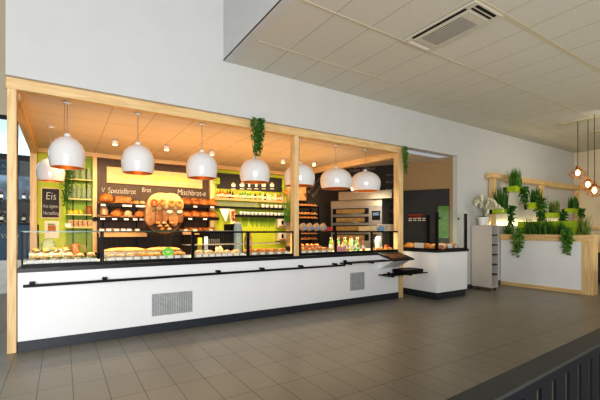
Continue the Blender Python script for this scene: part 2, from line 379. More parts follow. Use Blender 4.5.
# ------------------------------------------------------------------ counter
ct = thing('service_counter', 'long white bakery counter with black stone top and dark plinth', 'counter', (3.1, CYF, 0))
XE = X(399, CYF) - .02
MB().box(-.49, XE, CYF, CYF + 1.0, .14, 1.045).build('counter_body', 'lam', ct, .004)
MB().box(-.49, XE, CYF - .004, CYF + .9, 0, .14).build('plinth', 'kick', ct)
MB().box(-.495, XE + .005, CYF - .02, CYF + 1.02, 1.045, 1.10).build('worktop', 'stone', ct, .004)
for a, b, c, d in ((152, 192, 292.5, 314), (350, 364, 272.5, 290)):
    xa, xb = X(a, CYF), X(b, CYF); z1, z0 = H((a + b) / 2, c, CYF), H((a + b) / 2, d, CYF)
    g = MB().box(xa, xb, CYF - .006, CYF, z0, z1).build('vent_grille', 'ventd', ct)
    s = MB(); n = 18
    for i in range(n):
        z = z0 + (z1 - z0) * (i + .5) / n; s.box(xa, xb, CYF - .012, CYF - .005, z - .006, z + .003)
    n = int((xb - xa) / .035)
    for i in range(n + 1):
        x = xa + (xb - xa) * i / n; s.box(x - .004, x + .004, CYF - .014, CYF - .005, z0, z1)
    s.build('grille_bars', 'vent', g)
ry = CYF - .1
hr = MB().box(X(23, ry), X(345, ry), ry - .02, ry + .02, .858, .893).build('handrail', 'black', ct, .004)
for px in (32, 105, 219, 263, 302, 336):
    x = X(px, ry); MB().box(x - .03, x + .03, ry - .012, CYF, .893, .925).build('rail_bracket', 'black', hr, .004)
# tray slide
sl = MB()
xs0, xs1 = X(346.5, 5.8), 6.18
for y in (5.70, 5.79, 5.88): sl.box(xs0, xs1, y - .018, y + .018, .925, .950)
ts = sl.build('tray_slide', 'black', ct, .003)
for x in (xs0 + .04, (xs0 + xs1) / 2, xs1 - .1):
    MB().box(x - .02, x + .02, 5.69, CYF, .900, .925).build('rail_bracket', 'black', ts)
x = xs0 + .03; MB().box(x - .03, x + .03, 5.86, 5.9, .95, .985).build('end_stop', 'black', ts)
# sloping cutlery shelf at the counter end
cu = MB(); xa, xb = 5.98, 6.66
cu.quad((xa, CYF - .02, 1.09), (xb, CYF - .02, 1.09), (xb, 5.56, .965), (xa, 5.56, .965)).quad((xa, 5.56, .935), (xb, 5.56, .935), (xb, CYF - .02, 1.06), (xa, CYF - .02, 1.06))
cu.quad((xa, 5.56, .935), (xa, 5.56, .965), (xb, 5.56, .965), (xb, 5.56, .935)).quad((xa, CYF - .02, 1.06), (xa, CYF - .02, 1.09), (xa, 5.56, .965), (xa, 5.56, .935)).quad((xb, 5.56, .935), (xb, 5.56, .965), (xb, CYF - .02, 1.09), (xb, CYF - .02, 1.06))
sh = cu.build('sloping_shelf', 'black', ct)
for i in range(4):
    x = xa + .10 + i * .14; zz = lambda y: .965 + (y - 5.56) * .125 / .46 + .002
    MB().quad((x, 5.68, zz(5.68)), (x + .05, 5.68, zz(5.68)), (x + .05, 5.92, zz(5.92)), (x, 5.92, zz(5.92))).build('cutlery_slot', 'bread3', sh)
MB().prism([(5.60, .945), (CYF, 1.06), (CYF, .72)], 6.05, 6.6, Matrix(((0, 1, 0, 0), (1, 0, 0, 0), (0, 0, 1, 0), (0, 0, 0, 1)))).build('shelf_bracket', 'lam', ct)
# lower tray shelf
lt = thing('tray_shelf', 'low black tray rack between counter end and bread island', 'rack', (6.55, 5.75, .6))
s = MB()
for y in (5.62, 5.75, 5.88): s.box(6.0, 7.18, y - .015, y + .015, .605, .63)
s.build('rack_rail', 'black', lt, .003)
MB().box(6.02, 6.06, 5.6, CYF, .58, .605).box(6.6, 6.64, 5.6, CYF, .58, .605).build('rack_bracket', 'black', lt)
MB().box(6.02, 6.07, 5.73, 5.77, .63, .68).build('end_stop', 'black', lt)
for i in range(4):
    s = MB(); z = .631 + i * .022; x0, x1 = 6.38, 6.95; y0, y1 = 5.55, 5.95
    s.box(x0, x1, y0, y1, z, z + .006).box(x0, x1, y0, y0 + .012, z + .006, z + .021).box(x0, x1, y1 - .012, y1, z + .006, z + .021).box(x0, x0 + .012, y0, y1, z + .006, z + .021).box(x1 - .012, x1, y0, y1, z + .006, z + .021)
    tag(s.build('serving_tray', 'black', None, .003), 'black serving tray stacked on the low rack at the counter end', 'tray', 'serving trays on the low rack')
# ------------------------------------------------------------------ bread island
bx0, bx1, by0, by1 = X(437, 5.38), 8.38, 5.38, 6.55
bi = thing('bread_island', 'white square counter block with black top right of the kiosk', 'counter', ((bx0 + bx1) / 2, (by0 + by1) / 2, 0))
MB().box(bx0, bx1, by0, by1, .16, 1.09).build('counter_body', 'lam', bi, .004)
MB().box(bx0 + .01, bx1 - .06, by0 + .01, by1 - .05, 0, .16).build('plinth', 'kick', bi)
MB().box(bx0 - .03, bx1 + .03, by0 - .03, by1, 1.09, 1.145).build('worktop', 'stone', bi, .004)
bc = thing('bread_showcase', 'glass bread showcase on the white counter block', 'display case', ((bx0 + bx1) / 2, (by0 + by1) / 2, 1.145))
f = MB(); zt = 2.06
for x, y in ((bx0 + .02, by0 + .02), (bx1 - .04, by0 + .02), (bx0 + .02, by1 - .06), (bx1 - .04, by1 - .06)): MB().box(x - .028, x + .028, y - .028, y + .028, 1.145, zt - .05).build('corner_post', 'black', bc)
f.box(bx0 - .01, bx1, by0 - .01, by0 + .05, 1.145, 1.175).box(bx0 - .01, bx0 + .05, by0 - .01, by1 - .03, 1.145, 1.175)
f.build('base_rail', 'black', bc)
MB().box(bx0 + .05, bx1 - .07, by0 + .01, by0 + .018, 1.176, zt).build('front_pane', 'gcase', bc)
MB().box(bx0 + .008, bx0 + .016, by0 + .05, by1 - .09, 1.176, zt).build('side_pane', 'glass', bc)
for px in (440, 459):
    x = X(px, by0); MB().box(x - .02, x + .02, by0 + .0, by0 + .03, 1.86, 1.9).build('clamp', 'black', bc)
# ------------------------------------------------------------------ food protos
def loaf(L, W, Hh, cuts=3, sq=2.4):
    mb = MB()
    def fn(q):
        z = max(q.z, -Hh * .38); u = abs(q.x / L)
        if cuts and q.z > 0:
            z -= .05 * Hh * (1 + math.cos(q.x / L * PI * cuts * 2)) * (1 if q.z > Hh * .3 else 0)
        return Vector((q.x, q.y, z + Hh * .38))
    return mb.ell((0, 0, 0), (L, W, Hh), 16, 10, fn)
P = {}
P['loaf'] = loaf(.15, .075, .085).mesh('bread_loaf', 'bread')
P['loafdark'] = loaf(.15, .08, .085).mesh('bread_loaf', 'bread3')
P['loafflour'] = loaf(.12, .095, .085).mesh('bread_loaf', 'flour')
P['round'] = loaf(.115, .115, .085, 2).mesh('round_loaf', 'bread2')
P['roundb'] = loaf(.115, .115, .085, 2).mesh('round_loaf', 'bread')
P['box'] = MB().mesh('bread_loaf', 'bread')
def tinloaf():
    mb = MB(); n = 9; prof = []
    for i in range(n + 1):
        t = PI * i / n; prof.append((.075 * math.cos(t) * (1 if 0 else 1), .07 + .055 * math.sin(t)))
    prof += [(-.065, 0), (.065, 0)]
    return mb.prism(prof, -.16, .16)
P['tin'] = tinloaf().mesh('tin_loaf', 'bread'); P['tinl'] = tinloaf().mesh('tin_loaf', 'flour')
P['roll'] = loaf(.052, .046, .042, 1).mesh('bread_roll', 'bread2')
P['rollb'] = loaf(.052, .046, .042, 1).mesh('bread_roll', 'bread')
P['rolld'] = loaf(.052, .05, .042, 1).mesh('bread_roll', 'bread3')
P['rollf'] = loaf(.052, .05, .042, 1).mesh('bread_roll', 'flour')
P['baguette'] = loaf(.28, .04, .045, 6).mesh('baguette', 'bread2')
P['baguetteb'] = loaf(.28, .042, .045, 6).mesh('baguette', 'bread')
def croissant():
    pts = []; rs = []
    for i in range(13):
        t = -1 + 2 * i / 12; a = t * 1.25; pts.append((.07 * math.sin(a), -.05 * math.cos(a) + .03, .026)); rs.append(max(.006, .029 * (1 - abs(t) ** 1.7) * (1 + .1 * (i % 2))))
    return MB().tube(pts, rs, 9)
P['croissant'] = croissant().mesh('croissant', 'bread2')
def pretzel():
    pts = []
    for i in range(40):
        t = 2 * PI * i / 40
        pts.append((.075 * math.sin(t) + .028 * math.sin(2 * t) * 0 - .035 * math.sin(3 * t), .06 * math.cos(t) - .03 * math.cos(2 * t), .014 + .008 * math.sin(3 * t)))
    return MB().tube(pts, .013, 7, closed=True)
P['pretzel'] = pretzel().mesh('pretzel', 'pretz')
def sandwich(fill, cr):
    a = MB().ell((0, 0, .02), (.10, .042, .022), 12, 6); b = MB().ell((0, 0, .058), (.10, .042, .028), 12, 6)
    f1 = MB().ell((0, -.008, .034), (.098, .05, .011), 16, 5, lambda q: Vector((q.x, q.y + .006 * math.sin(q.x * 160), q.z + .004 * math.sin(q.x * 120))))
    f2 = MB().ell((0, -.006, .045), (.092, .047, .010), 12, 5)
    root = thing('sandwich', '', 'sandwich', (0, 0, -50)); root.location = (0, 0, 0); ORG[root.name] = Vector((0, 0, 0))
    a.build('lower_half', cr, root, local=True); b.build('upper_half', cr, root, local=True); f1.build('lettuce', 'lett', root, local=True); f2.build('filling', fill, root, local=True)
    return root
def cakeslice(top, side):
    root = thing('cake_slice', '', 'cake', (0, 0, 0))
    MB().prism([(-.06, 0), (.06, 0), (.06, .045), (-.06, .045)], -.035, .035).build('cake_base', side, root, local=True)
    MB().ell((0, 0, .05), (.058, .033, .018), 12, 5).build('cake_topping', top, root, local=True)
    return root
SW1 = sandwich('orange', 'dough'); SW2 = sandwich('cream', 'bread2')
CK1 = cakeslice('cake', 'dough'); CK2 = cakeslice('red', 'bread2'); CK3 = cakeslice('bread3', 'dough')
used = set()
def put(root, loc, rz, label, group, sc=1):
    if root.name in used: o = copy_tree(root)
    else: o = root; used.add(root.name)
    o.location = loc; o.rotation_euler = (0, 0, rz); o.scale = (sc,) * 3; o['label'] = label; o['group'] = group; return o
tagm = MB(); tagm.box(-.042, .042, -.002, .002, 0, .05); P['tag'] = tagm.mesh('price_card', 'white')
P['tagw'] = MB().box(-.06, .06, -.002, .002, 0, .07).mesh('price_card', 'white')
P['tags'] = MB().box(-.05, .05, -.002, .002, 0, .045).mesh('price_card', 'white')
# ------------------------------------------------------------------ display cases
FY = CYF + .05; BY = CYF + .92; ZT = 1.585
cases = [(21.2, 102.4), (102.4, 193.2), (193.2, 248.4), (248.4, 294), (299.4, 336), (336, 372), (372, 398.3)]
names = ['leftmost', 'second from the left', 'third from the left', 'fourth from the left, just left of the middle post', 'fifth, just right of the middle post', 'sixth, the one full of bottles', 'rightmost, narrow one']
CZ = []
for i, (a, b) in enumerate(cases):
    x0, x1 = X(a, FY), X(b, FY)
    if i in (1, 2, 3, 5, 6): x0 += .003
    if i == 0: x0 += .0
    t = thing('display_case', 'black framed glass counter display case, ' + names[i], 'display case', ((x0 + x1) / 2, (FY + BY) / 2, 1.10), group='glass display cases on the counter')
    MB().box(x0, x1, FY - .012, FY + .02, 1.10, 1.15).build('bottom_rail', 'black', t); MB().box(x0, x1, BY - .02, BY, 1.10, 1.15).build('bottom_rail', 'black', t)
    MB().box(x0 + .002, x1 - .002, FY + .02, BY - .02, 1.10, 1.145).build('deck', 'cream', t)
    for x in (x0, x1 - .03):
        if i == 0 and x == x0: MB().box(x, x + .022, FY - .01, FY + .012, 1.15, ZT).build('post', 'black', t)
        elif x == x0 and i not in (0, 4): MB().box(x, x + .016, FY - .01, FY + .02, 1.15, ZT - .001).build('post', 'black', t)
        else: MB().box(x, x + .03, FY - .01, FY + .02, 1.15, ZT - .001).build('post', 'black', t)
    for xq in ((x0,) if i == 0 else ()): MB().box(xq, xq + .025, BY - .03, BY, 1.15, ZT - .012).build('rear_post', 'black', t)
    if i < 2: MB().box(x0, x1, FY - .006, FY + .006, ZT - .010, ZT + .006).build('glass_edge', 'gedge', t)
    else: MB().box(x0, x1, FY - .012, FY + .022, ZT - .03, ZT).build('top_rail', 'black', t)
    MB().box(x0 + .03, x1 - .03, FY, FY + .006, 1.15, ZT - .011).build('front_pane', 'glass', t)
    MB().box(x0, x1, FY + .022, BY, ZT - .008, ZT).build('top_pane', 'glass', t)
    if i in (2, 3): MB().box(x0 + .03, x1 - .03, BY - .4, BY - .03, 1.33, 1.345).build('inner_shelf', 'steeld', t)
    CZ.append((x0 + .05, x1 - .05))
    le = light('AREA', 'case_strip', ((x0 + x1) / 2, FY + .3, ZT - .012), 8 * (x1 - x0) / .9, (1, .80, .52), (x1 - x0) * .9, ((x0 + x1) / 2, FY + .33, 1.1), .05)
CN = ['leftmost display case', 'second display case from the left', 'third display case from the left', 'fourth display case from the left', 'fifth display case from the left', 'sixth display case from the left', 'rightmost display case']
def tags(i, n, kind='tag', rows=((FY + .03, 1.146),)):
    x0, x1 = CZ[i]
    for k in range(n):
        x = x0 + (x1 - x0) * (k + .5) / n + R.uniform(-.01, .01)
        place(P[kind], 'price_card', (x, rows[0][0] + R.uniform(0, .01), rows[0][1]), R.uniform(-.06, .06), 'white price card at the glass in the ' + CN[i], 'price card', 'price cards in the ' + CN[i], tilt=(-.25, 0))
DZ = 1.146
def trays(i, spec, dark=False):
    for (u0, u1, y0, y1, zt, lab) in spec:
        x0, x1 = CZ[i]; a, b = x0 + (x1 - x0) * u0, x0 + (x1 - x0) * u1
        z = zt
        o = MB().box(a, b, y0, y1, z, z + .008).box(a, a + .008, y0, y1, z + .008, z + .02).box(b - .008, b, y0, y1, z + .008, z + .02).box(a + .008, b - .008, y1 - .008, y1, z + .008, z + .02).box(a + .008, b - .008, y0, y0 + .008, z + .008, z + .014)
        if z > DZ + .01: o.box(a + .01, b - .01, y0 + .01, y0 + .03, DZ, z).box(a + .01, b - .01, y1 - .03, y1 - .01, DZ, z)
        tag(o.build('food_tray', 'black' if dark else 'steel'), lab, 'tray')
def fill(i, u0, u1, y, z, fn, label, group, step, jit=.008, rz=(0, .3)):
    x0, x1 = CZ[i]; a, b = x0 + (x1 - x0) * u0, x0 + (x1 - x0) * u1; n = max(1, int((b - a) / step))
    for k in range(n):
        x = a + (b - a) * (k + .5) / n
        fn((x + R.uniform(-jit, jit), y + R.uniform(-jit, jit), z), rz[0] + R.uniform(-rz[1], rz[1]), label, group)
def breadfn(kind, cat='bread', name=None):
    return lambda loc, rz, lab, g: place(P[kind], name or P[kind].name.split('.')[0], loc, rz, lab, cat, g, R.uniform(1.0, 1.16))
def putfn(root): return lambda loc, rz, lab, g: put(root, loc, rz, lab, g, R.uniform(.92, 1.05))
# case 1: filled rolls, cheese baguettes, glass cloche, copper jug
tags(0, 9)
trays(0, [(0, .98, FY + .10, FY + .36, DZ + .03, 'steel tray of salmon rolls in the leftmost display case'), (.0, .62, FY + .40, FY + .66, DZ + .11, 'raised steel tray of pale sandwiches in the leftmost display case')])
fill(0, .01, .97, FY + .17, DZ + .039, putfn(SW1), 'orange filled roll with lettuce, front row in the leftmost display case', 'orange filled rolls in the leftmost case', .13, rz=(1.2, .15))
fill(0, .01, .97, FY + .30, DZ + .039, putfn(SW2), 'cream filled roll with lettuce, second row in the leftmost display case', 'cream filled rolls in the leftmost case', .13, rz=(1.2, .15))
fill(0, .02, .60, FY + .53, DZ + .12, putfn(SW2), 'cream filled roll on the raised tray in the leftmost display case', 'rolls on the raised tray', .12, rz=(1.3, .1))
x0, x1 = CZ[0]
cx_ = X(48.5, FY + .76)
t = thing('glass_cloche', 'clear glass dome on a white stand in the leftmost display case', 'cloche', (cx_, FY + .77, DZ))
MB().lathe([(.06, 0), (.02, .015), (.02, .08), (.105, .09), (.105, .1)], (cx_, FY + .77, DZ), 18).build('cake_stand', 'white', t)
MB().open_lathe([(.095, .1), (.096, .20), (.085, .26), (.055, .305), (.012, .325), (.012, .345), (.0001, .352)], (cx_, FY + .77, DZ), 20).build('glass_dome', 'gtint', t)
MB().lathe([(.07, .102), (.07, .15), (.05, .17), (.0001, .175)], (cx_, FY + .77, DZ), 14).build('green_cake', 'leafl', t)
px_ = X(57, FY + .70); pb = MB()
pb.prism([(-.06, 0), (.06, 0), (.075, .10), (.04, .2), (.0, .15), (-.04, .19), (-.07, .1)], -.03, .03, Matrix.Translation((px_ + .09, FY + .74, DZ)) )
tag(pb.build('paper_bag', 'cream'), 'crumpled cream paper bag beside the glass dome', 'bag')
jx = X(75, FY + .62); t = thing('copper_jug', 'brown copper jug in the leftmost display case', 'jug', (jx, FY + .66, DZ))
MB().lathe([(.075, 0), (.085, .05), (.07, .14), (.05, .2), (.06, .25)], (jx, FY + .66, DZ), 16).build('jug_body', 'jarb', t)
MB().tube([(jx + .05, FY + .66, DZ + .22), (jx + .13, FY + .66, DZ + .2), (jx + .14, FY + .66, DZ + .1), (jx + .08, FY + .66, DZ + .06)], .01).build('handle', 'jarb', t)
MB().tube([(jx - .05, FY + .66, DZ + .14), (jx - .14, FY + .66, DZ + .23)], [.02, .012]).build('spout', 'jarb', t)
for k in range(3):
    x = X(85 + 6 * k, FY + .62); o = MB().lathe([(.045, 0), (.055, .09), (.05, .1)], (x, FY + .62, DZ), 14)
    tag(o.build('dark_pot', 'black'), 'small black pot beside the copper jug in the leftmost case', 'pot', 'black pots beside the jug')
# case 2: baguettes and rolls
tags(1, 10)
trays(1, [(0, .98, FY + .10, FY + .34, DZ + .03, 'steel tray of rolls in the second display case from the left'), (.0, .98, FY + .38, FY + .62, DZ + .10, 'raised steel tray of baguettes in the second display case')])
fill(1, .0, .34, FY + .18, DZ + .039, breadfn('rollf'), 'floury roll in the second display case from the left', 'floury rolls in the second case', .11)
fill(1, .36, .98, FY + .18, DZ + .039, breadfn('roll'), 'golden roll, front row in the second display case from the left', 'golden rolls in the second case', .115)
fill(1, .36, .97, FY + .27, DZ + .039, breadfn('croissant', 'croissant'), 'golden croissant behind rolls in the second display case from the left', 'croissants in the second case', .15)
fill(1, .0, .36, FY + .27, DZ + .039, breadfn('rollb'), 'brown roll behind floury rolls in the second display case', 'brown rolls in the second case', .115)
for k in range(2):
    fill(1, .0, .98, FY + .44 + .10 * k, DZ + .11, breadfn(['baguette', 'baguetteb'][k]), ['golden baguette lying on the raised tray in the second display case', 'brown baguette at the back of the raised tray in the second case'][k], ['golden baguettes', 'brown baguettes'][k] + ' in the second case', .6, .003, rz=(0, .03))
x = X(168, FY + .1); t = thing('green_card', 'round bright green sign card standing among rolls', 'sign', (x, FY + .085, DZ))
MB().lathe([(.085, -.004), (.085, .004)], (x, FY + .09, DZ + .1), 24, mtx=Matrix.Rotation(PI / 2, 4, 'X')).build('card_disc', 'neon', t)
MB().box(x - .03, x + .03, FY + .083, FY + .085, DZ + .095, DZ + .115).build('white_print', 'white', t)
MB().box(x - .03, x + .03, FY + .075, FY + .098, DZ, DZ + .016).build('card_foot', 'white', t)
# case 3
tags(2, 8)
trays(2, [(.0, .98, FY + .10, FY + .36, DZ + .03, 'steel tray of cream cakes in the third display case')])
fill(2, .0, .98, FY + .17, DZ + .039, putfn(CK1), 'cream topped cake slice in the third display case from the left', 'cream cakes in the third case', .15, rz=(0, .12))
fill(2, .28, .98, FY + .28, DZ + .039, putfn(CK3), 'chocolate topped cake slice in the third display case from the left', 'chocolate cakes in the third case', .15, rz=(0, .12))
def onshelf(i, px, y=None): return X(px, y or BY - .2)
x = X(204, FY + .5); MBx = MB().box(x - .14, x + .1, FY + .42, FY + .6, DZ, DZ + .1)
tag(MBx.build('plastic_crate', 'steeld', None, .01), 'olive grey box in the third display case', 'box')
x = X(219, FY + .45); pb = MB().prism([(-.05, 0), (.06, 0), (.07, .1), (.02, .17), (-.01, .13), (-.06, .16), (-.065, .08)], -.03, .03, Matrix.Translation((x, FY + .44, DZ)))
tag(pb.build('paper_bag', 'dough'), 'tan paper bag in the third display case', 'bag')
x = X(200, FY + .7); o = MB().box(x - .04, x + .04, FY + .69, FY + .75, DZ, DZ + .32); tag(o.build('yellow_pack', 'yel', None, .008), 'upright yellow pack in the third display case', 'pack')
x = X(206, FY + .7); o = MB().box(x - .035, x + .035, FY + .69, FY + .72, DZ, DZ + .34); tag(o.build('white_pack', 'white', None, .004), 'upright white pack beside the yellow pack', 'pack')
# case 4
tags(3, 5)
trays(3, [(.0, .98, FY + .10, FY + .36, DZ + .03, 'steel tray of pastries in the fourth display case')])
fill(3, .0, .98, FY + .17, DZ + .039, putfn(CK2), 'red glazed pastry slice in the fourth display case from the left', 'red pastries in the fourth case', .15, rz=(0, .15))
fill(3, .0, .98, FY + .28, DZ + .039, breadfn('croissant', 'croissant'), 'golden croissant in the fourth display case from the left', 'croissants in the fourth case', .14)
# case 5
tags(4, 5)
trays(4, [(.0, .98, FY + .10, FY + .36, DZ + .03, 'steel tray of buns in the fifth display case'), (.0, .98, FY + .40, FY + .64, DZ + .10, 'raised steel tray of pastries in the fifth display case')])
fill(4, .0, .98, FY + .18, DZ + .039, putfn(CK2), 'red glazed pastry slice in the fifth display case, right of the middle post', 'red pastries in the fifth case', .15, rz=(0, .15))
fill(4, .0, .98, FY + .28, DZ + .039, breadfn('roll'), 'golden bun in the fifth display case, right of the middle post', 'golden buns in the fifth case', .115)
fill(4, .0, .98, FY + .52, DZ + .11, breadfn('rollb'), 'brown bun on the raised tray in the fifth display case', 'brown buns in the fifth case', .12)
# bottles
def bottle_proto(m, capm, hgt, r, name='bottle', label=None):
    root = thing(name, '', 'bottle', (0, 0, 0))
    MB().lathe([(r * .92, 0), (r, .01), (r, hgt * .58), (r * .85, hgt * .68), (r * .36, hgt * .8), (r * .34, hgt * .93)], (0, 0, 0), 12).build('bottle_body', m, root, local=True)
    MB().lathe([(r * .40, hgt * .93), (r * .40, hgt), (.0001, hgt + .001)], (0, 0, 0), 10).build('bottle_cap', capm, root, local=True)
    MB().open_lathe([(r * 1.015, hgt * .2), (r * 1.015, hgt * .5)], (0, 0, 0), 12).build('paper_label', 'cream', root, local=True)
    return root
BT = {k: bottle_proto(m, c, .22, .031) for k, m, c in (('green', 'juiceg', 'white'), ('orange', 'juiceo', 'white'), ('yellow', 'juicey', 'red'), ('dark', 'juicek', 'red'), ('red', 'juicer', 'black'), ('cream', 'cream', 'red'))}
def puts(root, loc, rz, label, group, s):
    o = put(root, loc, rz, label, group); o.scale = s; return o
seq = ['orange', 'red', 'yellow', 'cream', 'yellow', 'green', 'cream', 'green', 'green', 'yellow', 'orange', 'green']
x0, x1 = CZ[5]
for k, c in enumerate(seq):
    x = x0 + .03 + (x1 - x0 - .06) * k / 11
    puts(BT[c], (x, FY + .12 + .05 * (k % 2), DZ), R.uniform(0, 6), c + ' bottle standing in the sixth display case, front rows', 'front ' + c + ' bottles in the sixth case', (.95, .95, [.9, 1.1, .8][k % 3]))
for k in range(10):
    c = ['green', 'yellow', 'cream', 'green', 'orange'][k % 5]; x = x0 + .04 + (x1 - x0 - .08) * k / 9
    puts(BT[c], (x, FY + .32 + .05 * (k % 2), DZ), 0, c + ' bottle standing at the back of the sixth display case', 'rear ' + c + ' bottles in the sixth case', (.95, .95, 1.35))
for k in range(3):
    x = x0 + .01 + .085 * k; o = MB().box(x, x + .07, FY + .035, FY + .075, DZ, DZ + .115 - .02 * (k % 2))
    tag(o.build('juice_carton', 'pink', None, .003), 'pink drink carton at the glass in the sixth display case', 'carton', 'pink cartons in the sixth case')
# case 7
x0, x1 = CZ[6]
x = X(378, FY + .35); o = MB().lathe([(.07, 0), (.075, .03), (.075, .24), (.06, .26), (.06, .3), (.0001, .31)], (x, FY + .35, DZ), 16); tag(o.build('white_canister', 'teal'), 'pale canister in the rightmost display case', 'canister')
x = X(386, FY + .2); t = thing('red_mug', 'small red mug in the rightmost display case', 'mug', (x, FY + .2, DZ))
MB().open_lathe([(.03, 0), (.042, .01), (.042, .11), (.038, .11), (.036, .02), (.0001, .015)], (x, FY + .2, DZ), 14).build('mug_body', 'juicer', t)
MB().tube([(x + .04, FY + .2, DZ + .09), (x + .075, FY + .2, DZ + .08), (x + .075, FY + .2, DZ + .04), (x + .04, FY + .2, DZ + .03)], .008).build('handle', 'juicer', t)
fill(6, .05, .95, FY + .12, DZ, breadfn('roll'), 'golden roll in the rightmost display case', 'rolls in the rightmost case', .13)
o = MB().box(x1 - .2, x1 - .05, FY + .62, FY + .64, DZ, DZ + .36); t = o.build('chalk_sign', 'chalkb'); tag(t, 'small black chalk sign in the rightmost display case', 'sign')
text('chalk_writing', 'Kaffee\nTee', .05, (x1 - .19, FY + .615, DZ + .2), (1, 0, 0), 'chalk', t)
# bags on top of case 5, boxes on top of cases 6 and 7
def bag(px, y, s, m1, label, group):
    x = X(px, y); t = thing('bread_bag', label, 'bag', (x, y, ZT), group=group)
    def fn(q):
        return Vector((q.x * (1 - .25 * max(0, q.z) / .1), q.y * (1 - .3 * max(0, q.z) / .1), q.z + .01 * math.sin(q.x * 60) + .005 * math.cos(q.y * 90)))
    MB().ell((x, y, ZT + .085 * s), (.095 * s, .075 * s, .085 * s), 14, 9, fn).build('bag_body', m1, t)
    MB().box(x - .045 * s, x + .045 * s, y - .078 * s, y - .072 * s, ZT + .03 * s, ZT + .085 * s).build('bag_label', 'blueb', t)
for k, px in enumerate((303, 309.5, 316.5, 323)):
    bag(px, FY + .3, 1.0, 'flour', 'bag of floury rolls on top of the fifth display case', 'bread bags on the fifth display case')
x = X(328, FY + .3); o = MB().box(x - .1, x + .06, FY + .2, FY + .4, ZT, ZT + .09); tag(o.build('pastry_box', 'red', None, .01), 'low reddish pastry box at the right end of the bread bags', 'box')
x = X(370, FY + .15); o = MB().box(x - .22, x + .12, FY + .05, FY + .3, ZT, ZT + .11); tag(o.build('cardboard_box', 'dough', None, .006), 'pale cardboard box on top of the sixth display case', 'box')
x = X(380, FY + .15); o = MB().box(x - .06, x + .05, FY + .05, FY + .25, ZT, ZT + .11); tag(o.build('blue_carton', 'blueb', None, .006), 'blue carton beside the cardboard box on the display case', 'box')
for k in range(6):
    x = X(379.5 + 2.7 * k, FY + .4)
    o = MB().lathe([(.034, 0), (.042, .15), (.045, .15), (.045, .165), (.0001, .166)], (x, FY + .42, ZT), 12); tag(o.build('paper_cup', 'cream'), 'pale paper cup in the row on the rightmost display case', 'cup', 'paper cups on the rightmost case')
# bread in the island showcase
sx = bx0 + .12
for k, (px, yy, kd, sc) in enumerate(((411, 6.1, 'round', 1.2), (418, 6.15, 'roundb', 1.15), (424, 5.95, 'loaf', 1.2), (430, 5.85, 'round', 1.1), (434, 5.7, 'loaf', 1.0))):
    y = [6.34, 6.06, 5.83, 5.64, 5.49][k]
    place(P[kd], 'bread_loaf', (bx0 + .20 + .05 * (k % 2), y, 1.146), [0, .4, 1.4, 1, 1.5][k], ['round golden loaf at the back left of the island showcase', 'brown round loaf, second from the back in the island showcase', 'oblong loaf behind the white card in the island showcase', 'round golden loaf near the corner of the island showcase', 'oblong loaf right at the front corner of the island showcase'][k], 'bread', 'loaves on the island counter', sc * 1.1)
for k in range(4):
    place(P[['loafflour', 'round', 'loaf', 'loafflour'][k]], 'bread_loaf', (bx0 + (.50 + .21 * k), 5.66 + .1 * (k % 2), 1.146), .5 + k, ['floured loaf behind the front glass, leftmost in the island showcase', 'round golden loaf behind the front glass of the island showcase', 'oblong brown loaf behind the front glass of the island showcase', 'floured loaf at the right end of the island showcase'][k], 'bread', 'loaves on the island counter', 1.25)
t = MB().box(bx0 + .03, bx0 + .036, 5.78, 6.05, 1.177, 1.30).build('price_card', 'white'); tag(t, 'large white card at the left glass of the island showcase', 'price card')
for k, px in enumerate((443.5, 450.5, 456.5)):
    x = X(px, by0 + .07); place(P['tagw'], 'price_card', (x, by0 + .08, 1.176), 0, ['leftmost white card at the island front glass', 'middle white card at the island front glass', 'right white card at the island front glass'][k], 'price card', 'cards at the island front glass', [1.35, 1.35, .9][k])
# soft toy-like brown loaf stack behind glass: plaited loaf
mb = MB()
for k in range(7): mb.ell((X(456, 6.1) - .18 + .06 * k, 6.1 + .02 * (k % 2), 1.146 + .05), (.05, .06, .05), 10, 6)
tag(mb.build('plaited_loaf', 'bread3'), 'dark plaited loaf at the back right of the island showcase', 'bread')
# ------------------------------------------------------------------ pendant lamps
def pendant(x, y, zb, d, hh, label):
    t = thing('pendant_lamp', label, 'lamp', (x, y, zb), group='white dome pendant lamps over the counter')
    Rr = d / 2; zc = .40 * hh; lo = zc / math.sqrt(1 - .90 ** 2); prof = []
    for i in range(7):
        z = zc * i / 7; prof.append((Rr * math.sqrt(max(0, 1 - ((zc - z) / lo) ** 2)), z))
    for i in range(11):
        a = PI / 2 * i / 10; prof.append((max(.0001, Rr * math.cos(a)), zc + (hh - zc) * math.sin(a)))
    MB().open_lathe(prof, (x, y, zb), 36).build('lamp_shade', 'whitegl', t)
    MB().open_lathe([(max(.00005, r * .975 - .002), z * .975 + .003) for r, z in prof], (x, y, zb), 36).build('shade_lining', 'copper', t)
    MB().lathe([(.022, hh - .005), (.045, hh), (.045, hh + .03), (.02, hh + .045)], (x, y, zb), 16).build('lamp_cap', 'whitegl', t)
    MB().ell((x, y, zb + hh * .36), (.035, .035, .05), 12, 8).build('bulb', 'bulb', t)
    MB().tube([(x, y, zb + hh * .55), (x, y, ZK - .03)], .006, 6).build('cord', 'cord', t)
    MB().lathe([(.05, -.001), (.055, -.03), (.02, -.04)][::-1], (x, y, ZK), 16).build('ceiling_rose', 'whitegl', t)
    light('POINT', 'lamp_glow', (x, y, zb + .05), 2.2, (1, .62, .30), .06)
LY = 6.42
lamps = [(67.3, .4725), (138, .50), (202, .545), (255, .586), (299.5, .645), (336, .71), (365.3, .717)]
LL = ['white dome pendant lamp, leftmost in the front row', 'white dome pendant lamp, second from left in the front row', 'white dome pendant lamp over the right bread rack, third in the front row', 'white dome pendant lamp hanging below the trailing plant', 'white dome pendant lamp partly behind the middle post', 'wide white dome pendant lamp, second from the right', 'wide white dome pendant lamp, rightmost, before the oven hood']
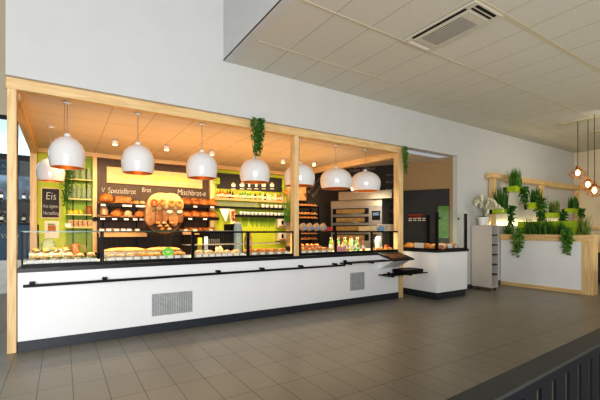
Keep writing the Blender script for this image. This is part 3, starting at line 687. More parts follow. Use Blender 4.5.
for (px, d), lb in zip(lamps, LL): pendant(X(px, LY), LY, 2.525, d, .46, lb)
pendant(X(51, 8.1), 8.1, 2.5, .443, .42, 'white dome pendant lamp set back behind the leftmost one')
# ceiling spots
for k, (px, py) in enumerate(((115, 141.5), (166.5, 147), (212, 152), (283, 160), (314, 163))):
    z = F * (ZK - .05 - CH) / (CY - py); a, b = ray(px); x, y = a * z, b * z
    t = thing('ceiling_spot', ['small white ceiling spot between the first two lamps', 'small white ceiling spot right of the second lamp', 'small white ceiling spot above the third lamp', 'small white ceiling spot left of the middle post', 'small white ceiling spot right of the middle post'][k], 'spotlight', (x, y, ZK - .1), group='small spots on the kiosk ceiling')
    MB().lathe([(.02, ZK), (.02, ZK - .03), (.06, ZK - .035), (.065, ZK - .1), (.05, ZK - .12)][::-1], (x, y, 0), 16).build('spot_housing', 'whitegl', t)
    MB().lathe([(.046, ZK - .124), (.046, ZK - .1215)], (x, y, 0), 16).build('spot_lens', 'bulb', t)
    light('SPOT', 'spot_beam', (x, y, ZK - .15), 110, (1, .70, .38), .05, (x * .97 + .1, BK - .1, 1.9), spot=85)
# ------------------------------------------------------------------ plants
def ivy(name, x, y, ztop, zbot, wid, n, m, label, ls=.045, thick=.6, strands=6, parent=None):
    mb = MB(); L = ztop - zbot
    for s_ in range(strands):
        sx0, sy0 = R.uniform(-wid / 2, wid / 2) * .8, R.uniform(-wid / 2, wid / 2) * thick
        l = L * R.uniform(.6, 1) if s_ else L
        for k in range(n // strands):
            u = (k + R.random()) / (n // strands); z = ztop - u * l
            ww = wid * (.5 + .5 * math.sin(PI * min(1, .25 + u * .75))) * .5
            p = Vector((x + sx0 * (1 - .5 * u) + R.uniform(-ww, ww) * .6, y + sy0 * (1 - .5 * u) + R.uniform(-ww, ww) * .6 * thick, z))
            d = Vector((R.uniform(-1, 1), R.uniform(-1, 1), R.uniform(-1.2, .2))).normalized(); sd = d.cross(Vector((R.uniform(-1, 1), R.uniform(-1, 1), .5))).normalized()
            a = ls * R.uniform(.7, 1.3)
            mb.quad(p, p + d * a * .5 + sd * a * .28, p + d * a, p + d * a * .5 - sd * a * .28)
        mb.tube([(x + sx0, y + sy0, ztop), (x + sx0 * .5, y + sy0 * .5, ztop - l)], .003, 4)
    o = mb.build(name, m, parent)
    if parent is None: tag(o, label, 'plant')
    return o
ivy('hanging_plant', X(257, 5.9), 5.9, 3.60, 2.92, .22, 1000, 'leaf', 'green trailing plant hanging from the beam over the fourth lamp')
ivy('hanging_plant', X(405, 5.92), 5.9, 3.57, 2.93, .14, 520, 'leafl', 'green trailing plant hanging beside the right kiosk post')
ivy('hanging_plant', X(67, BK - .35), BK - .3, H(67, 166, BK - .3), H(66, 209, BK - .3), .26, 300, 'leaf', 'green trailing plant on the lime wall behind the leftmost lamps', .06)
# ------------------------------------------------------------------ lime bay with shelves
SBY = BK - .22
su = thing('wall_shelves', 'lime wall shelves with black uprights in the left bay', 'shelf', ((X(80, SBY)), BK - .12, 1.5))
SZ = []
for py in (178.8, 198.5, 214, 227):
    z = H(80, py, SBY); SZ.append(z)
    MB().box(X(66.5, SBY), X(92, SBY), SBY, BK - .021, z - .03, z).build('shelf', 'shelfl', su)
for px in (73, 86.5):
    x = X(px, BK - .03); MB().box(x - .012, x + .012, BK - .036, BK - .021, 1.2, 3.1).build('upright', 'black', su)
def glassjar(x, y, z, r, h, label, group):
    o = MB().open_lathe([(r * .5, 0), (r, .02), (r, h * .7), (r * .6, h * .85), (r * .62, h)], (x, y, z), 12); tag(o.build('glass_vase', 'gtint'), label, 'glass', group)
for k in range(4): glassjar(X(71 + 6 * k, SBY + .1), SBY + .1, SZ[0], .05, .28, 'clear glass vessel on the top lime shelf', 'glassware on the top lime shelf')
for k in range(5): glassjar(X(69 + 5 * k, SBY + .1), SBY + .1, SZ[1], .045, .34, 'tall clear glass on the second lime shelf', 'glassware on the second lime shelf')
yj = thing('yellow_jar', '', 'jar', (0, 0, 0))
MB().lathe([(.06, 0), (.068, .02), (.068, .08), (.05, .1)], (0, 0, 0), 14).build('jar_body', 'yel', yj, local=True); MB().lathe([(.052, .1), (.052, .125), (.0001, .126)], (0, 0, 0), 14).build('jar_lid', 'yel', yj, local=True)
for k in range(3): put(yj, (X(70.2 + 5.2 * k, SBY + .1), SBY + .1, SZ[2]), 0, 'yellow jar in the row of three on the third lime shelf', 'yellow jars on the third lime shelf', .82)
t = thing('brown_jar', 'brown preserving jar right of the yellow jars', 'jar', (X(89, SBY + .1), SBY + .1, SZ[2]))
MB().lathe([(.065, 0), (.07, .02), (.07, .15), (.05, .18)], (X(89, SBY + .1), SBY + .1, SZ[2]), 14).build('jar_body', 'jarb', t); MB().lathe([(.055, .18), (.055, .205), (.0001, .206)], (X(89, SBY + .1), SBY + .1, SZ[2]), 14).build('jar_lid', 'copper', t)
for k in range(5):
    x = X(71 + 4.7 * k, SBY + .1); mb = MB().prism([(-.055, 0), (.055, 0), (.06, .13), (.035, .17), (-.035, .17), (-.06, .13)], -.035, .035, Matrix.Translation((x, SBY + .1, SZ[3])))
    tag(mb.build('biscuit_bag', 'flour'), 'bag of biscuits on the lowest lime shelf', 'bag', 'biscuit bags on the lowest lime shelf')
x = X(68.5, SBY); o = MB().box(x - .07, x + .05, SBY + .01, SBY + .014, SZ[3], SZ[3] + .085); tag(o.build('price_card', 'white'), 'white card at the left end of the lowest lime shelf', 'price card')
# blackboard Eis
def board(name, px0, px1, py0, py1, y, m, label, cat, frame=None, thick=.02):
    pm_ = (px0 + px1) / 2; x0, x1 = X(px0, y), X(px1, y); z1, z0 = H(pm_, py0, y), H(pm_, py1, y)
    t = thing(name, label, cat, ((x0 + x1) / 2, y, z0))
    MB().box(x0, x1, y, y + thick, z0, z1).build('panel', m, t)
    if frame:
        w_ = .022; MB().box(x0 - w_, x1 + w_, y - .006, y + thick, z1, z1 + w_).box(x0 - w_, x1 + w_, y - .006, y + thick, z0 - w_, z0).box(x0 - w_, x0, y - .006, y + thick, z0, z1).box(x1, x1 + w_, y - .006, y + thick, z0, z1).build('board_frame', frame, t)
    return t, x0, x1, z0, z1
def chalkt(body, px, py, hpx, y, par, m='chalk', wpx=None, rot=0, shear=.1):
    a, b = ray(px); sc = (y / b) / F
    size = hpx * sc * 1.35
    o = text('chalk_writing', body, size, (X(px, y), y - .003, H(px, py, y)), (1, 0, 0), m, par, rot, .0015, shear, 1, .012)
    if wpx:
        xs = [v.co.x for v in o.data.vertices]; xx0, xx1 = min(xs), max(xs); want = X(px + wpx, y) - X(px, y); k = want / (xx1 - xx0)
        for v in o.data.vertices: v.co.x = xx0 + (v.co.x - xx0) * k
    return o
t, *_ = board('blackboard', 42, 59.2, 188.8, 217.5, BK - .03, 'chalkb', 'blackboard with white chalk lettering about ice cream on the lime wall', 'blackboard', 'pine_x')
chalkt('Eis', 45, 199.3, 8, BK - .03, t, wpx=10); chalkt('Aus eigener', 42.8, 207.6, 4, BK - .03, t, wpx=15.8); chalkt('Herstellung', 42.8, 214.6, 4, BK - .03, t, wpx=15.8)
t, x0, x1, z0, z1 = board('flyer', 44.6, 59, 221, 238, BK - .012, 'cream', 'cream flyer with a food picture below the ice cream blackboard', 'poster')
for k in range(5): pass
MB().box(x0 + .06, x1 - .06, BK - .016, BK - .012, z0 + .16, z0 + .30).build('food_picture', 'bread', t); MB().box(x0 + .06, x1 - .08, BK - .016, BK - .012, z1 - .09, z1 - .06).build('heading', 'leafl', t)
o = MB().lathe([(.055, -.012), (.055, .012)], (X(95, BK - .16), BK - .16, H(95, 219, BK - .16)), 20, mtx=Matrix.Rotation(PI / 2, 4, 'X')); o.build('black_disc', 'black', tf)
o = MB().box(X(37.2, 9.6), X(38.8, 9.6), 9.6, 9.66, 0, H(38, 224.5, 9.6)); tag(o.build('black_pole', 'black'), 'short black pole before the lime wall at the left', 'pole')
# ------------------------------------------------------------------ bread bay: sign, chalk, racks
SY = BK - .09
t, x0, x1, z0, z1 = board('wooden_sign', 106.8, 202.3, 170.5, 185.6, SY, 'ltwood', 'long light wooden sign board with yellow lettering above the bread racks', 'sign', None, .04)
a = text('sign_lettering', 'Unser täglich Brot', .27, (X(122, SY), SY - .003, z0 + .15), (1, 0, 0), 'signy', t, 0, .003, .15, thin=0)
xs = [v.co.x for v in a.data.vertices]; k = (X(189, SY) - X(122, SY)) / (max(xs) - min(xs)); m0 = min(xs)
for v in a.data.vertices: v.co.x = m0 + (v.co.x - m0) * k
cb, *_ = board('blackboard', 98, 140, 187, 197.5, BK - .045, 'plank', 'dark brown chalk panel left above the bread rack', 'blackboard', None, .012)
chalkt('Spezialbrot', 107.5, 192.8, 5.8, BK - .045, cb, wpx=28)
chalkt('V', 101, 192, 5, BK - .045, cb, wpx=3.5)
cb, *_ = board('blackboard', 140.6, 172, 187, 197.5, BK - .045, 'plank', 'dark brown chalk panel above the wicker basket', 'blackboard', None, .012)
chalkt('Brot', 141.5, 191.8, 4.8, BK - .045, cb, wpx=9)
cb, *_ = board('blackboard', 174.3, 208.5, 187, 199, BK - .045, 'plank', 'dark brown chalk panel right above the bread rack', 'blackboard', None, .012)
chalkt('Mischbrot-e', 177, 194.6, 6, BK - .045, cb, wpx=28)
RY = 9.85; SLP = .22
def rack(label, px0, px1, rows, ry, m='black'):
    t = thing('bread_rack', label, 'rack', ((X(px0, ry) + X(px1, ry)) / 2, ry, 1.3))
    x0, x1 = X(px0, ry), X(px1, ry); zs = []
    for py, hgt, mm in rows:
        z = H((px0 + px1) / 2, py, ry); zs.append(z)
        bky = BK - .16
        s = MB().prism([(ry, z - .02), (bky, z - .02 + SLP * (bky - ry)), (bky, z + SLP * (bky - ry)), (ry, z)], x0, x1, Matrix(((0, 1, 0, 0), (1, 0, 0, 0), (0, 0, 1, 0), (0, 0, 0, 1)))).build('shelf', 'shelfw', t)
        MB().box(x0, x1, ry - .015, ry, z - .07, z + .012).build('price_rail', mm, s)
    MB().box(x0 + .1, x0 + .13, BK - .158, BK - .135, 1.2, zs[0] + .15).build('upright', 'black', t); MB().box(x1 - .2, x1 - .17, BK - .158, BK - .135, 1.2, zs[0] + .15).build('upright', 'black', t)
    return x0, x1, zs
lx0, lx1, lz = rack('left wall rack of three bread shelves beside the wicker basket', 99, 147, ((204, .05, 'black'), (217.6, .05, 'black'), (234, .05, 'shelfw')), RY)
rx0, rx1, rz_ = rack('right wall rack of three bread shelves beside the wicker basket', 182.5, 219, ((205.4, .05, 'black'), (217.6, .05, 'black'), (232, .05, 'shelfw')), RY)
def rail_tags(x0, x1, z, us, label, group):
    for u in us:
        place(P['tags'], 'price_card', (x0 + (x1 - x0) * u, RY - .018, z - .062), 0, label, 'price card', group)
rail_tags(lx0, lx1, lz[0], (.08, .52, .62, .80, .88, .97), 'white price card on the top rail of the left bread rack', 'cards on the left top rail')
rail_tags(lx0, lx1, lz[1], (.07, .31, .55, .74, .88, .94), 'white price card on the middle rail of the left bread rack', 'cards on the left middle rail')
rail_tags(rx0, rx1, rz_[0], (.33, .8), 'white price card on the top rail of the right bread rack', 'cards on the right top rail')
rail_tags(rx0, rx1, rz_[1], (.2, .6), 'white price card on the middle rail of the right bread rack', 'cards on the right middle rail')
def row(x0, x1, z, kinds, step, y, label, group, rz=PI / 2, sc=1, jz=.1):
    n = int((x1 - x0) / step)
    for k in range(n):
        kd = kinds[k % len(kinds)]; x = x0 + (x1 - x0) * (k + .5) / n
        place(P[kd], P[kd].name.split('.')[0], (x, y, z + .004 + SLP * (y - RY)), rz + R.uniform(-jz, jz), label, 'bread', group, tuple(q * 1.1 for q in sc) if hasattr(sc, '__len__') else sc * 1.1, (SLP * .9, 0) if abs(rz) < .5 else (0, 0))
xa = lx0; W = lx1 - lx0
place(P['roundb'], 'bread_loaf', (xa + .17, RY + .2, lz[0] + .05), .5, 'big brown loaf at the left end of the top left shelf', 'bread', None, (1.45, 1.5, 1.8))
row(xa + .33, xa + W * .70, lz[0], ['tin', 'tin'], .33, RY + .14, 'long brown loaf lying at the front of the top left bread shelf', 'long loaves on the top left shelf', PI / 2, (1.15, 1.0, 1.15), .04)
row(xa + .33, xa + W * .70, lz[0], ['baguetteb'], .5, RY + .32, 'long pointed loaf at the back of the top left bread shelf', 'pointed loaves on the top left shelf', 0, (.95, 2.0, 2.6), .03)
row(xa + W * .71, lx1 - .26, lz[0], ['roundb'], .25, RY + .3, 'round brown loaf behind the rolls of the top left bread shelf', 'round loaves on the top left shelf', 0, (1.25, 1.2, 1.6))
row(xa + W * .71, lx1 - .02, lz[0], ['roll', 'rollf'], .125, RY + .12, 'golden roll at the right front of the top left bread shelf', 'golden rolls on the top left shelf', 0, 1.25)
row(xa + .02, xa + W * .22, lz[1], ['loafflour'], .19, RY + .24, 'floured loaf at the left of the middle left bread shelf', 'floured loaves on the middle left shelf', PI / 2, (1.35, .95, 2.3))
row(xa + W * .22, xa + W * .6, lz[1], ['roundb', 'round'], .235, RY + .30, 'round loaf at the back of the middle left bread shelf', 'round loaves on the middle left shelf', 0, (1.1, 1.15, 1.5))
row(xa + W * .22, xa + W * .98, lz[1], ['loaf', 'loafflour', 'loaf'], .225, RY + .12, 'oblong loaf at the front of the middle left bread shelf', 'oblong loaves on the middle left shelf', 0, (.75, 1.0, 1.25))
row(xa + W * .62, lx1 - .2, lz[1], ['roundb'], .24, RY + .32, 'large crusty loaf at the right back of the middle left bread shelf', 'large loaves on the middle left shelf', 0, (1.1, 1.0, 1.5))
row(xa + .02, xa + W * .58, lz[2], ['rolld', 'rollb'], .11, RY + .22, 'dark small roll on the lowest left bread shelf, rear row', 'dark rolls on the lowest left shelf, rear row', 0, 1.0)
row(xa + .02, xa + W * .58, lz[2], ['rolld', 'rollb', 'rollf'], .11, RY + .34, 'small roll on the lowest left bread shelf, back row', 'rolls on the lowest left shelf, back row', 0, 1.2)
row(xa + W * .6, lx1 - .16, lz[2], ['rollb', 'roll'], .115, RY + .22, 'golden roll at the right of the lowest left bread shelf', 'golden rolls on the lowest left shelf', 0, 1.1)
row(xa + W * .6, lx1 - .16, lz[2], ['loaf'], .3, RY + .38, 'brown loaf at the right back of the lowest left bread shelf', 'loaves on the lowest left shelf', 0, 1.2)
for u in (.06, .2, .36, .5, .62, .8):
    place(P['tags'], 'price_card', (lx0 + W * u, RY + .06, lz[2] + .06), 0, 'white price card standing on the lowest left bread shelf', 'price card', 'cards on the lowest left shelf', (1, 1, 1.5))
    o = MB().box(lx0 + W * u - .004, lx0 + W * u + .004, RY + .058, RY + .062, lz[2], lz[2] + .06); tag(o.build('card_stand', 'steel'), 'thin card stand on the lowest left bread shelf', 'card stand', 'card stands on the lowest left shelf')
W2 = rx1 - rx0
for z_, nm in ((rz_[0], 'top'), (rz_[1], 'middle')):
    row(rx0 + .02, rx0 + W2 * .5, z_, ['loafdark' if nm == 'top' else 'loaf'], .21, RY + .12, 'oblong loaf at the left front of the ' + nm + ' right bread shelf', 'left oblong loaves on the ' + nm + ' right shelf', 0, (.8, 1.25, 1.05))
    row(rx0 + W2 * .5, rx1 - .02, z_, ['loaf'], .21, RY + .12, 'oblong loaf at the right front of the ' + nm + ' right bread shelf', 'right oblong loaves on the ' + nm + ' right shelf', .2, (.8, 1.25, 1.05))
    row(rx0 + .02, rx1 - .02, z_, ['loafdark', 'roundb'], .24, RY + .25, 'round brown loaf at the back of the ' + nm + ' right bread shelf', 'round loaves on the ' + nm + ' right shelf', 0, (1.15, 1.1, 1.25))
row(rx0 + .1, rx1 - .03, rz_[2], ['rolld', 'rollb'], .12, RY + .25, 'small dark roll on the lowest right bread shelf', 'rolls on the lowest right shelf', 0, 1.2)
for u in (.1, .35, .8): place(P['tags'], 'price_card', (rx0 + W2 * u, RY + .06, rz_[2] + .001), 0, 'white price card standing on the lowest right bread shelf', 'price card', 'cards on the lowest right shelf', (1, 1, 1.6))
# wicker basket display between the racks
bcx, bcy = X(163, 9.6), 9.58; bcz = H(163, 216, 9.6); br = .44
bk = thing('wicker_basket', 'large round wicker basket display hung between the bread racks', 'basket', (bcx, bcy, bcz - .5))
T = Matrix.Translation((bcx, bcy, bcz)) @ Matrix.Rotation(PI / 2 - .12, 4, 'X')
mb = MB(); prof = [(.0001, -.10), (.3, -.09), (.44, -.03), (br, .06)]
mb.lathe([(r, z) for r, z in prof], (0, 0, 0), 36); mb.v = [T @ v for v in mb.v]; mb.build('basket_bowl', 'wickerd', bk)
for q, rr in ((.06, .020), (-.0, .016)):
    mb = MB().tube([T @ Vector(((br + .0) * math.cos(2 * PI * i / 40), (br) * math.sin(2 * PI * i / 40), q)) for i in range(40)], rr, 8, closed=True); mb.build('basket_rim', 'wicker', bk)
hood = MB()
for (dx, dz, rx, rzz) in ((-.10, .30, .34, .22), (-.30, .22, .17, .2), (.02, .26, .2, .22), (.26, .24, .2, .2), (.12, .32, .3, .2), (-.18, .2, .12, .16)):
    hood.ell((bcx + dx * .95 + .02, bcy - .17 - .04 * (dx > 0), bcz + dz + .035), (rx * .92, .16, rzz * 1.05), 18, 10, lambda q: Vector((q.x, q.y, max(q.z, -.13 + .04 * math.sin(q.x * 40)))))
tag(hood.build('straw_hood', 'straw'), 'beige domed bread hood draped over the wicker basket', 'bread display')
for k, (px, ww, py0, py1, tl, lb) in enumerate(((150.5, .115, 200, 226, .05, 'tall brown plank loaf at the left in the wicker basket'), (158.8, .09, 201, 226, 0, 'tall brown plank loaf, second from left in the wicker basket'), (165, .085, 203, 222, 0, 'tall brown plank loaf below the ring breads in the basket'), (172, .115, 202, 227, -.2, 'tall slanting plank loaf, right of the middle in the basket'), (179.3, .08, 205, 224, -.12, 'narrow slanting plank loaf at the right in the wicker basket'))):
    x = X(px, 9.4); zc = H(px, (py0 + py1) / 2, 9.4); hz = (py1 - py0) / 2 * .0245; m4 = Matrix.Rotation(tl, 4, 'Y')
    o = MB().ell((x, bcy - .20 - .015 * (k % 2), zc), (ww, .05, hz), 18, 12, lambda q, h_=hz, w_=ww, m_=m4: m_ @ Vector((w_ * math.copysign(min(1, abs(q.x) / w_ * 1.25), q.x), q.y, q.z)))
    tag(o.build('plank_loaf', ['plankl', 'plankd', 'plankl', 'plankl', 'plankd'][k]), lb, 'bread')
for k, (px, py, m, r0) in enumerate(((153.2, 203.2, 'pretz', .062), (161, 202.2, 'bread2', .05), (170.5, 203.4, 'bread2', .062), (178, 204, 'bread2', .055))):
    x = X(px, 9.3); zc = H(px, py, 9.3)
    o = MB().tube([(x + r0 * math.cos(2 * PI * i / 20), bcy - .40, zc + r0 * 1.1 * math.sin(2 * PI * i / 20)) for i in range(20)], .030, 9, closed=True)
    tag(o.build('ring_bread', m), ['dark ring bread hanging at the left under the hood', 'small ring bread hanging second under the hood', 'golden ring bread hanging third under the hood', 'golden ring bread hanging at the right under the hood'][k], 'bread')
for k, (px, py) in enumerate(((149, 209), (155, 208.7), (161.5, 215.2))):
    place(P['tags'], 'price_card', (X(px, 9.35), 9.38, H(px, py, 9.35)), 0, ['leftmost white price card on the wicker basket loaves', 'second white price card on the wicker basket loaves', 'lower white price card on the wicker basket loaves'][k], 'price card', 'cards on the wicker basket', (.9, 1, 1.2))
for k in range(7):
    px = 157 + 2.3 * k; py = 224 + 3 * (k % 3); x = X(px, 9.35)
    place(P['rollf' if k % 2 else 'roll'], 'bread_roll', (x, bcy - .30, H(px, py, 9.35)), k, 'pale roll heaped at the bottom of the wicker basket', 'bread', 'rolls in the wicker basket', 1.2)
for k, px in enumerate((169.5, 179)):
    x = X(px, 9.35); o = MB().ell((x, bcy - .27, H(px, 212, 9.35)), (.08, .05, .055), 12, 8); tag(o.build('floured_roll', 'cream'), ['floured white bun left of two in the basket', 'floured white bun right of two in the basket'][k], 'bread')
# back counter
t = thing('back_counter', 'low dark counter along the kiosk back wall', 'counter', (2.6, 9.75, 0))
MB().box(-.3, 5.6, 9.45, BK - .16, 0, .86).build('counter_body', 'darkin', t); MB().box(-.32, 5.62, 9.42, BK - .15, .86, .9).build('worktop', 'shelfw', t)
# ------------------------------------------------------------------ coffee bay
MY = BK - .06
t, x0, x1, z0, z1 = board('menu_board', 217.5, 282, 175.5, 190.2, MY, 'chalkb', 'dark menu board with six coffee pictures in the right lime bay', 'menu board', None, .03)
for k, px in enumerate((233.4, 242, 249.2, 256.2, 263.6, 272)):
    x = X(px, MY); zc = H(px, 187, MY); wd = [.075, .085, .04, .045, .08, .08][k]; hh = [.10, .10, .17, .17, .11, .11][k]
    cp = MB().prism([(-wd * .7, 0), (wd * .7, 0), (wd, hh * .7), (-wd, hh * .7)], -.006, 0, Matrix.Translation((x, MY, zc))).build('cup_picture', 'white', t)
    MB().prism([(-wd * .95, hh * .7), (wd * .95, hh * .7), (wd * .4, hh * 1.25), (-wd * .3, hh * 1.3)], -.006, 0, Matrix.Translation((x, MY, zc))).build('foam_picture', 'cake', cp)
    MB().box(x - .07, x + .07, MY - .004, MY, zc - .07, zc - .045).build('caption_line', 'cream', cp)
o = thing('clover_sign', 'lime four leaf clover sign on the post by the menu board', 'sign', (X(216.5, BK - .17), BK - .17, H(216, 181, BK - .17)))
mb = MB(); cx_, cz_ = X(216.8, BK - .17), H(216.8, 180.7, BK - .17)
for k in range(4):
    a = PI / 4 + PI / 2 * k; mb.lathe([(.055, -.008), (.055, .008)], (cx_ + .06 * math.cos(a), BK - .165, cz_ + .06 * math.sin(a)), 14, mtx=Matrix.Rotation(PI / 2, 4, 'X'))
mb.build('clover_leaves', 'limeb', o)
def wshelf(label, px0, px1, py, y, m, rail):
    z = H((px0 + px1) / 2, py, y); t = thing('wall_shelf', label, 'shelf', ((X(px0, y) + X(px1, y)) / 2, y, z - .04))
    MB().box(X(px0, y), X(px1, y), y, BK - .001, z - .035, z).build('shelf_board', m, t); MB().box(X(px0, y), X(px1, y), y - .01, y, z - .06, z + .004).build('front_edge', rail, t); return z
S2 = BK - .25
z1s = wshelf('upper shelf with a pale edge full of bottles under the menu board', 214.5, 286, 199.3, S2, 'cream', 'shelfw')
z2s = wshelf('middle dark shelf with glasses and cups in the right lime bay', 214.5, 286.5, 207.2, S2, 'black', 'black')
z3s = wshelf('lower dark shelf with white cups in the right lime bay', 235, 289, 215.4, S2, 'black', 'black')
cols = ['orange', 'red', 'orange', 'orange', 'red', 'dark', 'dark', 'yellow', 'yellow', 'green', 'green', 'green', 'green', 'green', 'yellow', 'dark', 'yellow', 'green', 'cream', 'dark', 'cream', 'cream', 'yellow', 'cream', 'red', 'red', 'cream']
for k, c in enumerate(cols):
    px = 217.6 + 2.5 * k; puts(BT[c], (X(px, S2 + .1), S2 + .1, z1s), 0, c + ' bottle standing in the row under the menu board', c + ' bottles under the menu board', (1.05, 1.05, 1.0 + .12 * (k % 3)))
x = X(284.3, S2 + .1); o = MB().box(x - .05, x + .05, S2 + .06, S2 + .14, z1s, z1s + .16); tag(o.build('yellow_pack', 'yel', None, .004), 'yellow pack at the right end of the bottle shelf', 'pack')
for k in range(17):
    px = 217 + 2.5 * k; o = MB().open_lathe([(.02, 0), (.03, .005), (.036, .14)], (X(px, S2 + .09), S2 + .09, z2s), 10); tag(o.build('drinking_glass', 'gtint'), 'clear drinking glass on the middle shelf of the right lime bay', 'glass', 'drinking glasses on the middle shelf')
def cup_proto():
    root = thing('coffee_cup', '', 'cup', (0, 0, 0))
    MB().open_lathe([(.02, .0), (.028, .004), (.052, .085), (.048, .085), (.025, .01), (.0001, .008)], (0, 0, 0), 12).build('cup_body', 'white', root, local=True)
    MB().tube([(.045, 0, .07), (.075, 0, .065), (.075, 0, .03), (.036, 0, .025)], .006, 6).build('handle', 'white', root, local=True)
    return root
CP = cup_proto()
for k in range(6): put(CP, (X(262.5 + 4.4 * k, S2 + .1), S2 + .1, z2s), R.uniform(0, 1), 'white coffee cup at the right of the middle shelf', 'white cups on the middle shelf', 1.25)
for k in range(13): put(CP, (X(240.5 + 3.85 * k, S2 + .1), S2 + .1, z3s), R.uniform(0, 1), 'white coffee cup on the lower shelf of the right lime bay', 'white cups on the lower shelf', 1.2)
# grass decal
mb = MB()
for c in (245, 251.5, 258.5, 264.5, 270, 275.5):
    for k in range(16):
        px = c + R.uniform(-2.6, 2.6); x = X(px, BK); zt_ = H(px, 216.8, BK) - .02; zb = H(px, 217 + R.uniform(6, 11), BK)
        mb.quad((x - .03, BK - .004 - k * 1e-4, zt_ + .01), (x + .03, BK - .004 - k * 1e-4, zt_ + .01), (x + .03, BK - .004 - k * 1e-4, zb + .08), (x + R.uniform(-.02, .02), BK - .004 - k * 1e-4, zb), (x - .03, BK - .004 - k * 1e-4, zb + .08))
tag(mb.build('grass_decal', 'green'), 'green grass tufts hanging decal on the lime wall under the cups', 'wall decal')
# red flower and grass at the right end of the bay
x = X(284, S2 + .02); zz = z1s + .0
t = thing('flower_plant', 'coral flower with tall green stems right of the menu board', 'plant', (x + .05, S2 - .05, zz))
mb = MB()
for k in range(60):
    a = R.uniform(0, 6.28); p = Vector((X(287, S2) + R.uniform(-.14, .1), S2 - .09 + R.uniform(-.05, .05), H(284, 222, S2))); q = p + Vector((.12 * math.cos(a), .05 * math.sin(a), R.uniform(.4, 1.3)))
    mb.quad(p - Vector((.009, 0, 0)), p + Vector((.009, 0, 0)), q)
mb.build('stems', 'leafl', t)
mb = MB(); fx, fz = X(285.5, S2 - .1), H(285.5, 192.3, S2 - .1)
for k in range(9):
    a = 2 * PI * k / 9; mb.ell((fx + .05 * math.cos(a), S2 - .16, fz + .05 * math.sin(a)), (.04, .02, .04), 8, 5)
mb.build('flower_head', 'orange', t)
# white dispensers
for k, (py0, py1) in enumerate(((218.5, 227.5), (232, 241))):
    yy = BK - .2; x0, x1 = X(278, yy), X(286.8, yy); z0, z1 = H(282, py1, yy), H(282, py0, yy)
    t = thing('wall_dispenser', ['upper white wall dispenser with black window left of middle post', 'lower white wall dispenser with black window left of middle post'][k], 'dispenser', ((x0 + x1) / 2, yy, z0))
    MB().box(x0, x1, yy, BK - .001, z0, z1).build('dispenser_body', 'cream', t, .02); MB().box(x0 + .13, x0 + .2, yy - .01, yy + .001, z0 + .09, z1 - .07).build('window_slot', 'black', t); MB().box(x0 + .04, x1 - .04, yy - .006, yy + .001, z0 + .02, z0 + .06).build('outlet', 'bread', t)
# coffee machine on a middle bench
KY = 7.55
t = thing('work_bench', 'dark work bench behind the display cases', 'bench', (3.3, KY + .3, 0))
MB().box(1.7, 5.6, KY, KY + .6, 0, 1.0).build('bench_body', 'darkin', t); MB().box(1.68, 5.62, KY - .02, KY + .62, 1.0, 1.04).build('bench_top', 'steeld', t)
x0, x1 = X(206, KY + .05), X(243, KY + .05); zt = H(225, 229, KY + .05)
t = thing('coffee_machine', 'black ribbed coffee machine behind the third display case', 'machine', ((x0 + x1) / 2, KY + .3, 1.04))
MB().box(x0, x1, KY + .05, KY + .5, 1.04, zt - .06).build('machine_body', 'black', t, .01)
mb = MB()
for k in range(14):
    x = x0 + .08 + (x1 - x0 - .3) * k / 13; mb.box(x, x + .02, KY + .03, KY + .05, 1.2, zt - .1)
mb.build('ribs', 'darkin', t)
MB().box(x0 - .02, x1 + .02, KY + .02, KY + .52, zt - .06, zt - .03).build('top_tray', 'steeld', t)
MB().box(x1 - .32, x1 - .05, KY + .1, KY + .4, zt - .03, zt + .11).build('bean_hopper', 'black', t, .02)
MB().box(x0 + .05, x0 + .3, KY + .03, KY + .05, 1.3, 1.42).build('drip_panel', 'steeld', t)
x = X(238, KY - .08); t = thing('water_canister', 'pale teal canister right of the black coffee machine', 'canister', (x, KY + .1, 1.04)); ztc = H(238, 222.5, KY)
MB().lathe([(.085, 1.04), (.09, 1.06), (.09, ztc - .1), (.07, ztc - .04)], (x + .0, KY - .09 + .02, 0), 20).build('canister_body', 'teal', t); MB().lathe([(.075, ztc - .04), (.06, ztc), (.0001, ztc + .005)], (x, KY - .07, 0), 20).build('canister_lid', 'white', t)
MB().box(x - .1, x + .1, KY - .17, KY + .02, 1.02, 1.04).build('canister_base', 'black', t)
x = X(251, KY - .05); o = MB().ell((x, KY + .1, 1.04 + .28), (.09, .08, .28), 14, 10); tag(o.build('glass_jar', 'flour'), 'tall jar of cookies right of the teal canister', 'jar')
# hanging tags near right rack: white notice and patterned cloth
yy = BK - .3
o = MB().prism([(-.16, .2), (.14, .22), (.02, -.18)], -.004, 0, Matrix.Translation((X(225, yy), yy, H(223, 216, yy)))); tag(o.build('paper_pennant', 'white'), 'white paper pennant hanging right of the bread racks', 'pennant')
o = MB().prism([(-.09, .22), (.08, .22), (.07, -.17), (-.05, -.2)], -.004, 0, Matrix.Translation((X(232.5, yy), yy, H(231, 217, yy)))); o = o.build('patterned_cloth', 'cream'); tag(o, 'white cloth with dark red dots beside the pennant', 'cloth')
mb = MB()
for k in range(12): mb.box(X(232.5, yy) + R.uniform(-.07, .06) - .012, X(232.5, yy) + R.uniform(-.07, .06) + .02, yy - .008, yy - .0045, H(231, 217, yy) + R.uniform(-.15, .2), H(231, 217, yy) + R.uniform(-.15, .2) + .03)
mb.build('dark_dots', 'juicer', o)
